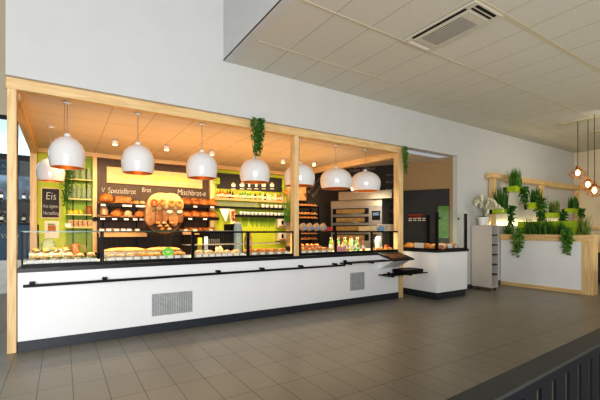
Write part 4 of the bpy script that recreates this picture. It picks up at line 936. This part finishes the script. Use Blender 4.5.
# ------------------------------------------------------------------ right dark bay: tray rack
ty = 9.2
t = thing('tray_trolley', 'dark trolley of bread trays just right of the middle post', 'trolley', ((X(300, ty) + X(319, ty)) / 2, ty + .2, 0))
x0, x1 = X(298, ty), X(319, ty)
MB().box(x0, x0 + .03, ty, ty + .03, 0.05, 2.3).box(x1 - .03, x1, ty, ty + .03, .05, 2.3).box(x0, x0 + .03, ty + .4, ty + .43, .05, 2.3).box(x1 - .03, x1, ty + .4, ty + .43, .05, 2.3).box(x0, x1, ty, ty + .43, 2.3, 2.33).build('trolley_frame', 'black', t)
for wx in (x0 + .03, x1 - .03):
    for wy in (ty + .03, ty + .4): MB().lathe([(.05, -.012), (.05, .012)], (wx, wy, .05), 12, mtx=Matrix.Rotation(PI / 2, 4, 'X')).build('caster', 'black', t)
for k, py in enumerate((205.2, 213.6, 217.6, 233.5, 239)):
    z = H(308, py, ty); o = MB().box(x0 + .032, x1 - .032, ty + .01, ty + .42, z - .015, z)
    o = o.build('bread_tray', 'shelfw'); tag(o, ['topmost wooden tray of the dark trolley', 'second wooden tray from the top of the dark trolley', 'third wooden tray from the top of the dark trolley', 'fourth wooden tray down, seen through the fifth display case', 'lowest visible wooden tray of the dark trolley'][k], 'tray')
    for j in range(6):
        place(P['rollb' if k != 1 else 'roll'], 'bread_roll', (x0 + .09 + (x1 - x0 - .18) * j / 5, ty + .1, z + .001), j, ['brown roll on the topmost trolley tray', 'golden roll on the second trolley tray', 'brown roll on the third trolley tray', 'brown roll on the fourth trolley tray', 'brown roll on the lowest trolley tray'][k], 'bread', 'rolls on trolley tray ' + ['topmost', 'second', 'third', 'fourth', 'lowest'][k], .95)
yy = 9.75; x0, x1 = X(297, yy), X(306.3, yy)
t = thing('wall_cabinet', 'small light brown wooden wall cabinet above the bread trolley', 'cabinet', ((x0 + x1) / 2, yy, H(302, 200.5, yy)))
MB().box(x0, x1, yy, yy + .3, H(302, 200.5, yy), H(302, 187, yy)).build('cabinet_body', 'shelfw', t, .006); MB().box(x1 - .06, x1 - .04, yy - .02, yy, H(302, 197, yy), H(302, 193, yy)).build('handle', 'black', t)
# chalk writing on the dark slanting wall
def schalk(body, px, py, hpx, rot=0, m='chalkd', sh=.1):
    p = SW(Tpx(px, .004), .004); d_ = SN * p.x + CS * p.y
    text('chalk_writing', body, hpx * d_ / F * 1.4, (p.x, p.y, CH + (CY - py) * d_ / F), D, m, wl, rot, .001, sh)
schalk('Brötchen', 309, 194, 3.6, .85); schalk('Baguette', 313, 197.5, 3.4, .85); schalk('Laugen', 307, 189, 3, .85)
schalk('Süßes & Brot', 349, 172.5, 3.6, .03); schalk('frisch gebacken', 341, 194, 2.4)
for k, s_ in enumerate(('Semmel', 'Brezel', 'Kuchen', 'Torten', 'Snacks', 'Kaffee', 'Tee')): schalk(s_, 386, 176 + 7.3 * k, 2.6)
# ------------------------------------------------------------------ oven and hood
OFF = .95
to0, to1 = Tpx(331, OFF), Tpx(382, OFF); oc = SW((to0 + to1) / 2, OFF); OW = to0 - to1
def OZ(px, py): return SH(px, py, OFF)
ov = thing('deck_oven', 'stainless steel deck oven with glowing window slots at the dark wall', 'oven', (oc.x, oc.y, 0), RZS)
hw = OW / 2; ztop = OZ(350, 200.5)
MB().box(-hw, hw, 0, .9, .1, ztop).build('oven_body', 'steeld', ov, .008, True)
MB().box(-hw + .06, hw - .06, .05, .85, 0, .1).build('oven_base', 'black', ov, 0, True)
MB().box(-hw, hw, -.012, 0, OZ(350, 206.5), ztop - .02).build('upper_panel', 'steel', ov, .004, True)
for k, (a, b) in enumerate(((209.3, 213.3), (217.8, 221.8), (226.3, 230.5), (235, 239.5))):
    za, zb_ = OZ(350, b), OZ(350, a); fr = MB().box(-hw + .06, hw - .36, -.03, 0, za - .025, zb_ + .025).build('oven_door', 'black', ov, .004, True)
    MB().box(-hw + .17, hw - .47, -.034, -.029, za, zb_).build('oven_window', 'ovenglass', fr, 0, True)
    MB().tube([(-hw + .2, -.06, za - .02), (hw - .5, -.06, za - .02)], .012).build('door_handle', 'steel', fr, local=True)
    MB().box(-hw, hw, -.016, 0, za - .09, za - .03).build('deck_strip', 'steel', ov, .004, True)
za, zb_ = OZ(378, 220), OZ(378, 211)
cp = MB().box(hw - .27, hw - .05, -.02, 0, za, zb_).build('control_panel', 'black', ov, .004, True)
MB().box(hw - .24, hw - .08, -.023, -.019, zb_ - .12, zb_ - .04).build('display', 'blueb', cp, 0, True)
for j in range(2): MB().lathe([(.025, -.03), (.02, -.02)], (hw - .11 - .1 * j, 0, za + .06), 12, mtx=Matrix.Rotation(PI / 2, 4, 'X')).build('knob', 'steel', cp, local=True)
th0, th1 = Tpx(338.5, OFF + .25), Tpx(391.8, OFF + .25); hc = SW((th0 + th1) / 2, OFF + .25); HW_ = (th0 - th1) / 2
zh0, zh1 = SH(365, 199.2, OFF + .25), SH(365, 190.7, OFF + .25)
hd = thing('extractor_hood', 'boxy stainless steel extractor hood above the deck oven', 'hood', (hc.x, hc.y, zh0), RZS)
MB().box(-HW_, HW_, 0, 1.15, max(.0, 0), zh1 - zh0).build('hood_canopy', 'steel', hd, .006, True)
# ------------------------------------------------------------------ cassette air conditioner in lobby ceiling
ax0, ax1, ay0, ay1 = 4.32, 4.95, 2.66, 3.84
ac = thing('ceiling_air_conditioner', 'ivory cassette air conditioner set in the lobby ceiling', 'air conditioner', ((ax0 + ax1) / 2, (ay0 + ay1) / 2, ZC - .04))
MB().box(ax0, ax1, ay0, ay1, ZC - .025, ZC - .001).build('panel', 'acw', ac, .008)
MB().box(ax0 + .03, ax0 + .075, ay0 + .16, ay1 - .16, ZC - .029, ZC - .024).build('air_slot', 'black', ac)
MB().box(ax1 - .055, ax1 - .03, ay0 + .16, ay1 - .16, ZC - .029, ZC - .024).build('air_slot', 'acw', ac)
for ya, yb, m in ((ay0 + .03, ay0 + .07, 'black'), (ay1 - .09, ay1 - .035, 'white')): MB().box(ax0 + .1, ax1 - .1, ya, yb, ZC - .029, ZC - .024).build('air_flap', m, ac)
MB().box(ax0 + .1, ax1 - .1, ay0 + .1, ay0 + .125, ZC - .03, ZC - .024).build('air_slot', 'black', ac)
gr = MB().box(ax0 + .1, ax1 - .1, ay0 + .15, ay1 - .15, ZC - .04, ZC - .0255).build('intake_grille', 'acw', ac, .006)
mb = MB()
for k in range(9):
    x = ax0 + .15 + .33 * k / 8; mb.box(x - .008, x + .008, ay0 + .28, ay1 - .24, ZC - .043, ZC - .039)
mb.build('grille_slots', 'ventd', gr)
# ------------------------------------------------------------------ trolley cabinet and orchid
kx = 9.43; ky0, ky1 = kx * .5688, 5.93; kx1 = 9.75; kzt = 1.74
kb = thing('rolling_cabinet', 'tall grey beige cabinet on casters with open cubbies', 'cabinet', ((kx + kx1) / 2, (ky0 + ky1) / 2, 0))
MB().box(kx, kx + .02, ky0, ky1, .09, kzt).box(kx1 - .02, kx1, ky0, ky1, .09, kzt).box(kx + .02, kx1 - .02, ky1 - .02, ky1, .09, kzt).box(kx + .02, kx1 - .02, ky0, ky1 - .02, kzt - .02, kzt).box(kx + .02, kx1 - .02, ky0, ky1 - .02, .09, .12).build('cabinet_body', 'greypl', kb, .004)
for z in (.42, .68, .94, 1.2, 1.46): MB().box(kx + .02, kx1 - .02, ky0 + .005, ky1 - .02, z, z + .03).build('shelf', 'darkin', kb)
MB().box(kx + .02, kx1 - .02, ky0 + .24, ky0 + .26, .12, kzt - .02).build('cubby_back', 'greypl', kb)
for x in (kx + .05, kx1 - .05):
    for y in (ky0 + .06, ky1 - .06):
        c = MB().box(x - .02, x + .02, y - .02, y + .02, .075, .09).build('caster', 'steel', kb)
        MB().lathe([(.0395, -.014), (.0395, .014)], (x, y, .04), 14, mtx=Matrix.Rotation(PI / 2, 4, 'Y')).build('wheel', 'steel', c)
oxx, oyy = kx + .13, (ky0 + ky1) / 2 + .02
oc_ = thing('potted_orchid', 'cream orchid in a white square pot on the rolling cabinet', 'plant', (oxx, oyy, kzt))
MB().lathe([(.10, 0), (.145, .22), (.13, .22), (.12, .18)], (oxx, oyy, kzt + .001), 6, smooth=False).build('flower_pot', 'white', oc_, .004)
MB().lathe([(.0001, .19), (.12, .19)], (oxx, oyy, kzt), 12).build('soil', 'soil', oc_)
mb = MB()
for k in range(9):
    a = 2 * PI * k / 9 + .2; d_ = Vector((math.cos(a), math.sin(a), 0)); p = Vector((oxx, oyy, kzt + .2)); sd = Vector((-d_.y, d_.x, 0)) * .03
    mb.quad(p - sd * .4, p + d_ * .1 - sd + Vector((0, 0, .05)), p + d_ * .2 + Vector((0, 0, .03)), p + d_ * .1 + sd + Vector((0, 0, .05)))
mb.build('leaves', 'leaf', oc_)
scr = Vector((CS, -SN, 0))    # direction of the arching stems: across the wall
stems = []
for q, (e, hgt) in enumerate(((.46, .24), (-.24, .42), (.30, .36))):
    pts = []
    for i in range(10):
        u = i / 9; pts.append(Vector((oxx, oyy, kzt + .2)) + scr * (e * u ** 1.6) + Vector((0, 0, hgt * 1.35 * math.sin(PI * min(.86, .12 + u * .62)) * (1 if u > .0 else 0) * min(1, u * 2.2))))
    MB().tube(pts, .006, 6).build('stem', 'leaf', oc_); stems.append(pts)
mb = MB()
for pts in stems:
    for i in range(3, 10):
        for k in range(3):
            c = pts[i] + Vector((R.uniform(-.03, .03), R.uniform(-.03, .03) - .02, R.uniform(-.045, .02)))
            for j in range(5):
                a = 2 * PI * j / 5 + R.random(); d_ = Vector((math.cos(a), -.3, math.sin(a))).normalized() * .075; s_ = Vector((-math.sin(a), 0, math.cos(a))) * .045
                mb.quad(c, c + d_ * .6 + s_, c + d_, c + d_ * .6 - s_)
mb.build('blossoms', 'petal', oc_)
# ------------------------------------------------------------------ seating area: partition planter, pergola, boxes
qx = 10.9; qy0 = Y(593, qx); qy1 = WY - .02; qw = .30; qz = 1.49
pp = thing('partition_planter', 'low white partition in pine framing with a lime plant trough on top', 'partition', (qx + qw / 2, (qy0 + qy1) / 2, 0))
MB().box(qx + .03, qx + qw - .03, qy0 + .2, qy1, .10, 1.33).build('white_panel', 'lam', pp)
MB().box(qx, qx + qw, qy0, qy0 + .23, 0, 1.32).build('end_post', 'pine_z', pp, .005)
MB().box(qx, qx + qw, qy0 + .23, qy1, 0, .10).build('sill', 'pine_y', pp, .004)
MB().box(qx - .02, qx + .03, qy0 - .02, qy1, 1.32, qz).box(qx + qw - .03, qx + qw + .02, qy0 - .02, qy1, 1.32, qz).box(qx + .03, qx + qw - .03, qy0 - .02, qy0 + .03, 1.32, qz).build('cap_board', 'pine_y', pp, .004)
MB().box(qx + .03, qx + qw - .03, qy0 + .03, qy1, 1.33, qz - .03).build('soil', 'soil', pp)
MB().box(qx + qw - .06, qx + qw - .03, Y(578, qx), Y(513, qx), qz - .02, qz + .36).build('lime_back', 'limeb', pp)
pg = thing('wall_pergola', 'pine wall frame of posts and a top beam behind the planter', 'frame', (13, WY - .1, 0))
for px in (493, 541.5, 577.5): x = X(px, WY - .1); MB().box(x - .075, x + .075, WY - .16, WY - .015, 0 if px == 492 else 0, 3.09).build('post', 'pine_z', pg, .005)
MB().box(X(485, WY), 15.96, WY - .2, WY - .015, 3.09, 3.23).build('beam', 'pine_x', pg, .005)
MB().box(15.86, 15.99, 1.5, WY - .21, 3.09, 3.20).build('beam', 'pine_y', pg, .005)
MB().box(15.9, 15.99, 1.5, WY - .21, 1.64, 1.72).build('rail', 'pine_y', pg, .005)
def grass(name, c, hgt, wid, n, m, label, parent=None, spread=.35):
    mb = MB(); c = Vector(c)
    for k in range(n):
        p = c + Vector((R.uniform(-wid, wid) * .5, R.uniform(-wid, wid) * .5, 0)); h_ = hgt * R.uniform(.35, 1.1); a = R.uniform(0, 6.28); l = h_ * R.uniform(0, spread)
        q = p + Vector((math.cos(a) * l, math.sin(a) * l * .45, h_)); md = p.lerp(q, .55) + Vector((-math.cos(a), -math.sin(a), 0)) * l * .15; w_ = Vector((math.cos(a + 1.57), math.sin(a + 1.57), 0)) * .011
        mb.quad(p - w_, p + w_, md + w_ * .9, md - w_ * .9); mb.quad(md - w_ * .9, md + w_ * .9, q)
    o = mb.build(name, m, parent)
    if parent is None: tag(o, label, 'plant')
    return o
wy = WY - .5
def wallbox(px, pyt, pyb, wpx, label, glow=False):
    x = X(px, wy); z0 = H(px, pyb, wy); z1 = H(px, pyt, wy); hw_ = (X(px + wpx / 2, wy) - X(px - wpx / 2, wy)) / 2
    t = thing('wall_planter', label, 'planter', (x, wy, z0))
    MB().box(x - hw_, x + hw_, wy - .1, wy - .085, z0, z1).box(x - hw_, x + hw_, wy + .12, wy + .135, z0, z1).box(x - hw_, x - hw_ + .015, wy - .085, wy + .12, z0, z1).box(x + hw_ - .015, x + hw_, wy - .085, wy + .12, z0, z1).box(x - hw_ + .015, x + hw_ - .015, wy - .085, wy + .12, z0, z0 + .015).build('planter_box', 'limeb', t)
    MB().box(x - hw_ + .016, x + hw_ - .016, wy - .084, wy + .119, z1 - .05, z1 - .02).build('soil', 'soil', t)
    MB().box(x - .05, x + .05, wy + .135, WY - .16, z0, z1).build('wall_bracket', 'black', t)
    return x, z0, z1
bx = [(502, 209, 213.5, 10, 'lime wall planter lowest at the left on the pine frame'), (516, 186.5, 192, 9, 'lime wall planter highest on the pine frame'), (537, 203, 209, 10, 'lime wall planter on the middle frame post'), (555, 213, 217.5, 11, 'lime wall planter lowest, right of the middle post'), (574, 208.8, 213, 10, 'lime wall planter before the right frame post')]
bp_ = [wallbox(*b) for b in bx]
gl = [('grass_plant', .62, 'grass', 'upright grass plant in the leftmost wall planter'), ('grass_plant', .55, 'leafl', 'bushy plant in the highest wall planter'), ('grass_plant', .5, 'grass', 'dense grass plant in the middle wall planter'), ('grass_plant', .42, 'grassy', 'short grass plant in the lowest wall planter'), ('grass_plant', .45, 'grass', 'grass plant in the wall planter at the right post')]
for (x, z0, z1), (n_, h_, m_, lb) in zip(bp_, gl): grass(n_, (x, wy + .02, z1 - .02), h_, .24, 230, m_, lb, spread=.45)
def ivyp(px, py0, py1, wpx, y, m, label, n=260, ls=.09):
    x = X(px, y); a, b = ray(px); sc = (y / b) / F
    ivy('trailing_plant', x, y, H(px, py0, y), H(px, py1, y), wpx * sc, n, m, label, ls)
vy = wy - .17
ivyp(525, 186, 206, 10, vy, 'leaf', 'trailing plant hanging from the highest wall planter'); ivyp(510.5, 205, 229, 8, vy, 'leaf', 'trailing plant hanging from the leftmost wall planter')
ivyp(541, 196, 224, 11, vy, 'leaf', 'trailing plant hanging from the middle wall planter', 380); ivyp(563.5, 211, 232, 7, vy, 'leaf', 'trailing plant hanging right of the lowest wall planter'); ivyp(581, 208, 221, 5, vy, 'leaf', 'trailing plant hanging from the planter at the right post', 160)
def ivyq(px, py0, py1, wpx, label, n=300):
    y = Y(px, qx - .06); a, b = ray(px); sc = (y / b) / F
    ivy('trailing_plant', qx - .12, y, HX(px, py0, qx - .06), HX(px, py1, qx - .06), wpx * sc, n, 'leafl', label, .09, 1)
ivyq(517, 228, 255, 11, 'light green fern trailing over the left of the partition board'); ivyq(569, 227, 254, 10, 'light green fern trailing over the right of the partition board')
for px, h_, m_, lb in ((503.5, .42, 'grass', 'grass plant at the left end of the partition trough'), (530, .55, 'grass', 'grass plant in the trough, second from the left'), (538.5, .45, 'leaf', 'dark bushy plant in the middle of the partition trough'), (549, .50, 'grass', 'grass plant in the trough right of the dark bushy plant'), (561, .40, 'leaf', 'leafy plant in the trough above the right trailing fern'), (584, .55, 'grassy', 'spiky dry grass plant at the right end of the trough')):
    grass('grass_plant', (qx + .13, min(Y(px, qx + .13), qy1 - .17), qz - .03), h_, .2, 75, m_, lb, spread=.9 if m_ == 'grassy' else .5)
o = MB().box(X(499, WY), X(579, WY), WY - .011, WY - .003, 1.75, 1.80); tag(o.build('light_strip', 'glow'), 'warm light strip on the wall behind the plants', 'light')
# cage pendant lamps
def cage(px, pyc, ptop, x, label):
    y = Y(px, x); zc = HX(px, pyc, x); r = .19; t = thing('cage_pendant_lamp', label, 'lamp', (x, y, zc - .15), group='bronze wire cage pendant lamps')
    mb = MB(); n = 12
    for k in range(n):
        a = 2 * PI * k / n; mb.tube([(x + max(.03, r * math.cos(f)) * math.cos(a), y + max(.03, r * math.cos(f)) * math.sin(a), zc + .13 * math.sin(f)) for f in [PI / 2 * (-1 + 2 * i / 10) for i in range(11)]], .004, 5)
    for zz_ in (-.11, -.06, 0, .06, .11):
        rr = r * math.sqrt(1 - (zz_ / .13) ** 2); mb.tube([(x + rr * math.cos(2 * PI * i / 24), y + rr * math.sin(2 * PI * i / 24), zc + zz_) for i in range(24)], .004, 5, closed=True)
    mb.build('wire_cage', 'gold', t)
    MB().lathe([(.03, .11), (.05, .13), (.045, .2), (.012, .22)], (x, y, zc), 14).build('socket', 'gold', t)
    MB().ell((x, y, zc + .03), (.05, .05, .075), 12, 8).build('bulb', 'bulb', t)
    MB().tube([(x, y, zc + .21), (x, y, ZC - .03)], .007, 6).build('cord', 'black', t)
    light('POINT', 'cage_glow', (x, y, zc - .02), 5, (1, .66, .34), .06)
cage(577.8, 174, 120, 11.3, 'bronze wire cage lamp hanging highest and leftmost'); cage(588, 185.5, 119, 11.4, 'bronze wire cage lamp hanging in the middle of three'); cage(594.5, 191.5, 118, 10.95, 'bronze wire cage lamp hanging lowest at the right')
o = MB().box(11.2, 11.6, 2.2, Y(561, 11.3), ZC - .035, ZC - .002); tag(o.build('ceiling_plate', 'alu', None, .01), 'long pale ceiling plate carrying the cage lamps', 'ceiling plate')
o = MB().box(12.9, 13.2, 2.2, Y(593, 13.0), ZC - .03, ZC - .002); tag(o.build('ceiling_plate', 'alu', None, .01), 'second pale ceiling plate farther right beyond the cage lamps', 'ceiling plate')
sb = thing('sideboard', 'dark sideboard with a slatted wooden top at the right edge', 'sideboard', (13.7, 3.6, 0))
MB().box(13.4, 14.0, 2.6, 4.75, .04, .93).build('sideboard_body', 'darkin', sb); MB().box(13.38, 13.4, 2.7, 4.1, .15, .85).build('door', 'black', sb)
for k in range(4): MB().box(13.38, 14.02, 2.55, 4.8, .95 + .065 * k, .995 + .065 * k).build('slat', 'pine_y', sb)
MB().box(13.45, 13.5, 2.7, 2.75, .93, 1.19).box(13.45, 13.5, 4.6, 4.65, .93, 1.19).build('slat_support', 'black', sb)
o = MB().box(13.365, 13.379, 3.9, 4.25, .5, .8); tag(o.build('white_notice', 'white'), 'white notice on the dark sideboard at the right edge', 'notice')
# ------------------------------------------------------------------ foreground railing
rl = thing('railing', 'dark grey metal railing with flat slats in the right foreground', 'railing', (1.9, .72, 0))
rz0 = 1.05
def rpt(px, py, z):   # point of a horizontal plane
    d_ = F * (CH - z) / (py - CY); a, b = ray(px); return Vector((a * d_, b * d_, z))
Pa, Pb = rpt(444, 400, rz0), rpt(600, 327.5, rz0); Qa, Qb = rpt(495, 400, rz0), rpt(600, 343.5, rz0)
da = (Pb - Pa).normalized(); db = (Qb - Qa).normalized(); dm = ((da + db) / 2).normalized()
nn_ = Vector((-dm.y, dm.x, 0)); mid = (Pa + Pb + Qa + Qb) / 4; hwid = abs(((Pa + Pb) / 2 - (Qa + Qb) / 2).dot(nn_)) / 2
A_, B_ = mid - dm * 1.6, mid + dm * 2.2
MB().bar(A_ + Vector((0, 0, -.007)), B_ + Vector((0, 0, -.007)), hwid * 2, .014).build('top_rail', 'rail', rl, .003)
MB().bar(A_ + Vector((0, 0, -.034)) - nn_ * (hwid - .02), B_ + Vector((0, 0, -.034)) - nn_ * (hwid - .02), .03, .04).build('under_rail', 'railb', rl)
MB().bar(A_ + Vector((0, 0, .06 - rz0)), B_ + Vector((0, 0, .06 - rz0)), .05, .04).build('bottom_rail', 'railb', rl)
for k in range(26):
    p = A_ + dm * (.05 + .145 * k) - nn_ * (hwid - .03)
    if k % 9 == 0: MB().bar(p + Vector((0, 0, -rz0)) + nn_ * .03, p + nn_ * .03 + Vector((0, 0, -.04)), .05, .05, dm).build('post', 'railb', rl)
    MB().bar(p + Vector((0, 0, .08 - rz0)), p + Vector((0, 0, -.04)), .10, .012, nn_).build('slat', 'railb', rl)
# ------------------------------------------------------------------ shop front far at the left
GY = 12.0
struct('wall_left', MB().box(-9, -.62, GY, GY + .15, 4.55, 7.5), 'beige')
wn = MB()
for x in (-9, -7.2, -5.4, -3.6, -2.0, -1.02, -.66): wn.box(x, x + .06, GY, GY + .08, 0, 4.55)
wn.box(-9, -.6, GY, GY + .08, 4.45, 4.55).box(-9, -.6, GY, GY + .08, H(24, 156, GY) - .12, H(24, 156, GY) + .02).box(-9, -.6, GY, GY + .08, 0, .1)
wo = struct('window_1', wn, 'railb')
MB().box(-9, -.62, GY + .03, GY + .04, .1, 4.45).build('window_pane', 'glass', wo)
struct('wall_left.001', MB().box(-9, .4, 14.4, 14.5, 0, H(24, 160, 14.4)), 'darkin')
struct('window_2', MB().box(-9, .4, 14.42, 14.5, H(24, 160, 14.4), 6.2), 'skyp')
st = thing('shop_sign', 'blue shop sign band with pale letters behind the left window', 'sign', (-2, GY + .2, 2.5))
MB().box(-4, -.95, GY + .2, GY + .25, H(5, 172.5, GY), H(5, 160, GY)).build('sign_band', 'blue', st)
text('sign_lettering', 'Bi', .13, (X(1.2, GY + .19), GY + .19, H(3, 166.5, GY)), (1, 0, 0), 'teal', st, 0, .004); text('sign_lettering', 'oss', .13, (X(.5, GY + .19), GY + .19, H(3, 171.8, GY)), (1, 0, 0), 'teal', st, 0, .004)
bn = thing('blue_banner', 'blue banner with pale symbols low behind the left window', 'banner', (-2, GY - .1, 1.0))
MB().box(-4.5, -.4, GY - .1, GY - .06, H(10, 260, GY), H(10, 225, GY)).build('banner_sheet', 'blue', bn)
MB().box(-4.5, -.4, GY - .1, GY - .06, 0, H(10, 260, GY)).build('banner_base', 'vent', bn)
text('banner_lettering', 'SVIIO', .16, (X(.5, GY - .11), GY - .105, H(4, 238, GY)), (1, 0, 0), 'cream', bn, 0, .003)
shf = thing('bottle_shelf', 'dark shelf of bottles behind the left window', 'shelf', (-1.4, GY + 1.2, 0))
for py in (200, 222): MB().box(-4, .2, GY + 1.2, GY + 1.5, H(20, py, GY + 1.2) - .03, H(20, py, GY + 1.2)).build('shelf_board', 'railb', shf)
MB().box(-4, .2, GY + 1.5, GY + 1.53, 0, H(20, 175, GY + 1.2)).build('back_panel', 'slate', shf)
for j, py in enumerate((200, 222)):
    z = H(20, py, GY + 1.2)
    for k in range(14):
        x = -2.3 + .17 * k; o = put(BT[['dark', 'cream', 'dark'][k % 3]], (x, GY + 1.35, z + .001), 0, ['dark', 'cream', 'dark'][k % 3] + ' bottle on the ' + ['upper', 'lower'][j] + ' shelf behind the left window', ['dark', 'cream', 'dark'][k % 3] + ' bottles ' + ['upper', 'lower'] [j] + ' shelf left window', 1.3)
# ------------------------------------------------------------------ lights
w = bpy.data.worlds.new('world'); bpy.context.scene.world = w; w.use_nodes = True
bg = w.node_tree.nodes['Background']; bg.inputs['Color'].default_value = (.97, .98, 1, 1); bg.inputs['Strength'].default_value = .36
light('AREA', 'atrium_daylight', (-1.4, -3.6, 1.9), 700, (.98, .99, 1), 5, (1.0, 6, .9), 3.4)
light('AREA', 'lobby_ceiling_fill', (8, 1.9, .55), 60, (1, .93, .78), 8, (8, 1.91, 4.4), 3)  # added upward fill brightening the lobby ceiling, no real source
# added lights without fixtures: upward fill for warm ceiling bounce, spots washing back wall
for x in (.6, 2.2, 3.8, 5.2): light('AREA', 'kiosk_bounce_fill', (x, 7.7, 2.05), 17, (1, .45, .13), 1.5, (x, 7.71, 3.5), 2.2)
for x in (.2, 1.3, 2.4, 3.5, 4.6, 5.6): light('SPOT', 'kiosk_wash', (x, 7.2, 3.42), 112, (1, .74, .42), .03, (x, BK, 1.75), spot=62)
light('AREA', 'oven_wash', (5.6, 6.5, 2.35), 7, (1, .88, .7), .4, (7.4, 7.8, 2.2), .3)
light('AREA', 'island_fill', (7.75, 5.75, 2.0), 9, (1, .84, .6), .9, (7.75, 5.8, 1.2), .3)  # added fill so the island bread looks brighter
light('AREA', 'strip_glow', (X(535, WY - .12), WY - .06, 1.78), 14, (1, .8, .4), X(575, WY) - X(502, WY), (X(535, WY - .12), WY + .1, 1.95), .05)
light('AREA', 'lounge_wall_fill', (11.5, 2.5, 4.2), 42, (1, .95, .84), 2, (13.5, 5, 1.5), 1)  # added fill lifting the right wall
light('AREA', 'left_shop_fill', (-1.2, 12.6, 4.2), 130, (.75, .88, 1), 2, (-1.5, 13.4, 1), .8)  # added light to brighten the panels behind the left window
sc = bpy.context.scene
sc.view_settings.view_transform = 'Standard'; sc.view_settings.look = 'Medium High Contrast'; sc.view_settings.exposure = 0
sc.cycles.use_denoising = True; sc.cycles.max_bounces = 6; sc.cycles.transparent_max_bounces = 16; sc.cycles.caustics_reflective = False; sc.cycles.caustics_refractive = False; sc.cycles.sample_clamp_indirect = 4
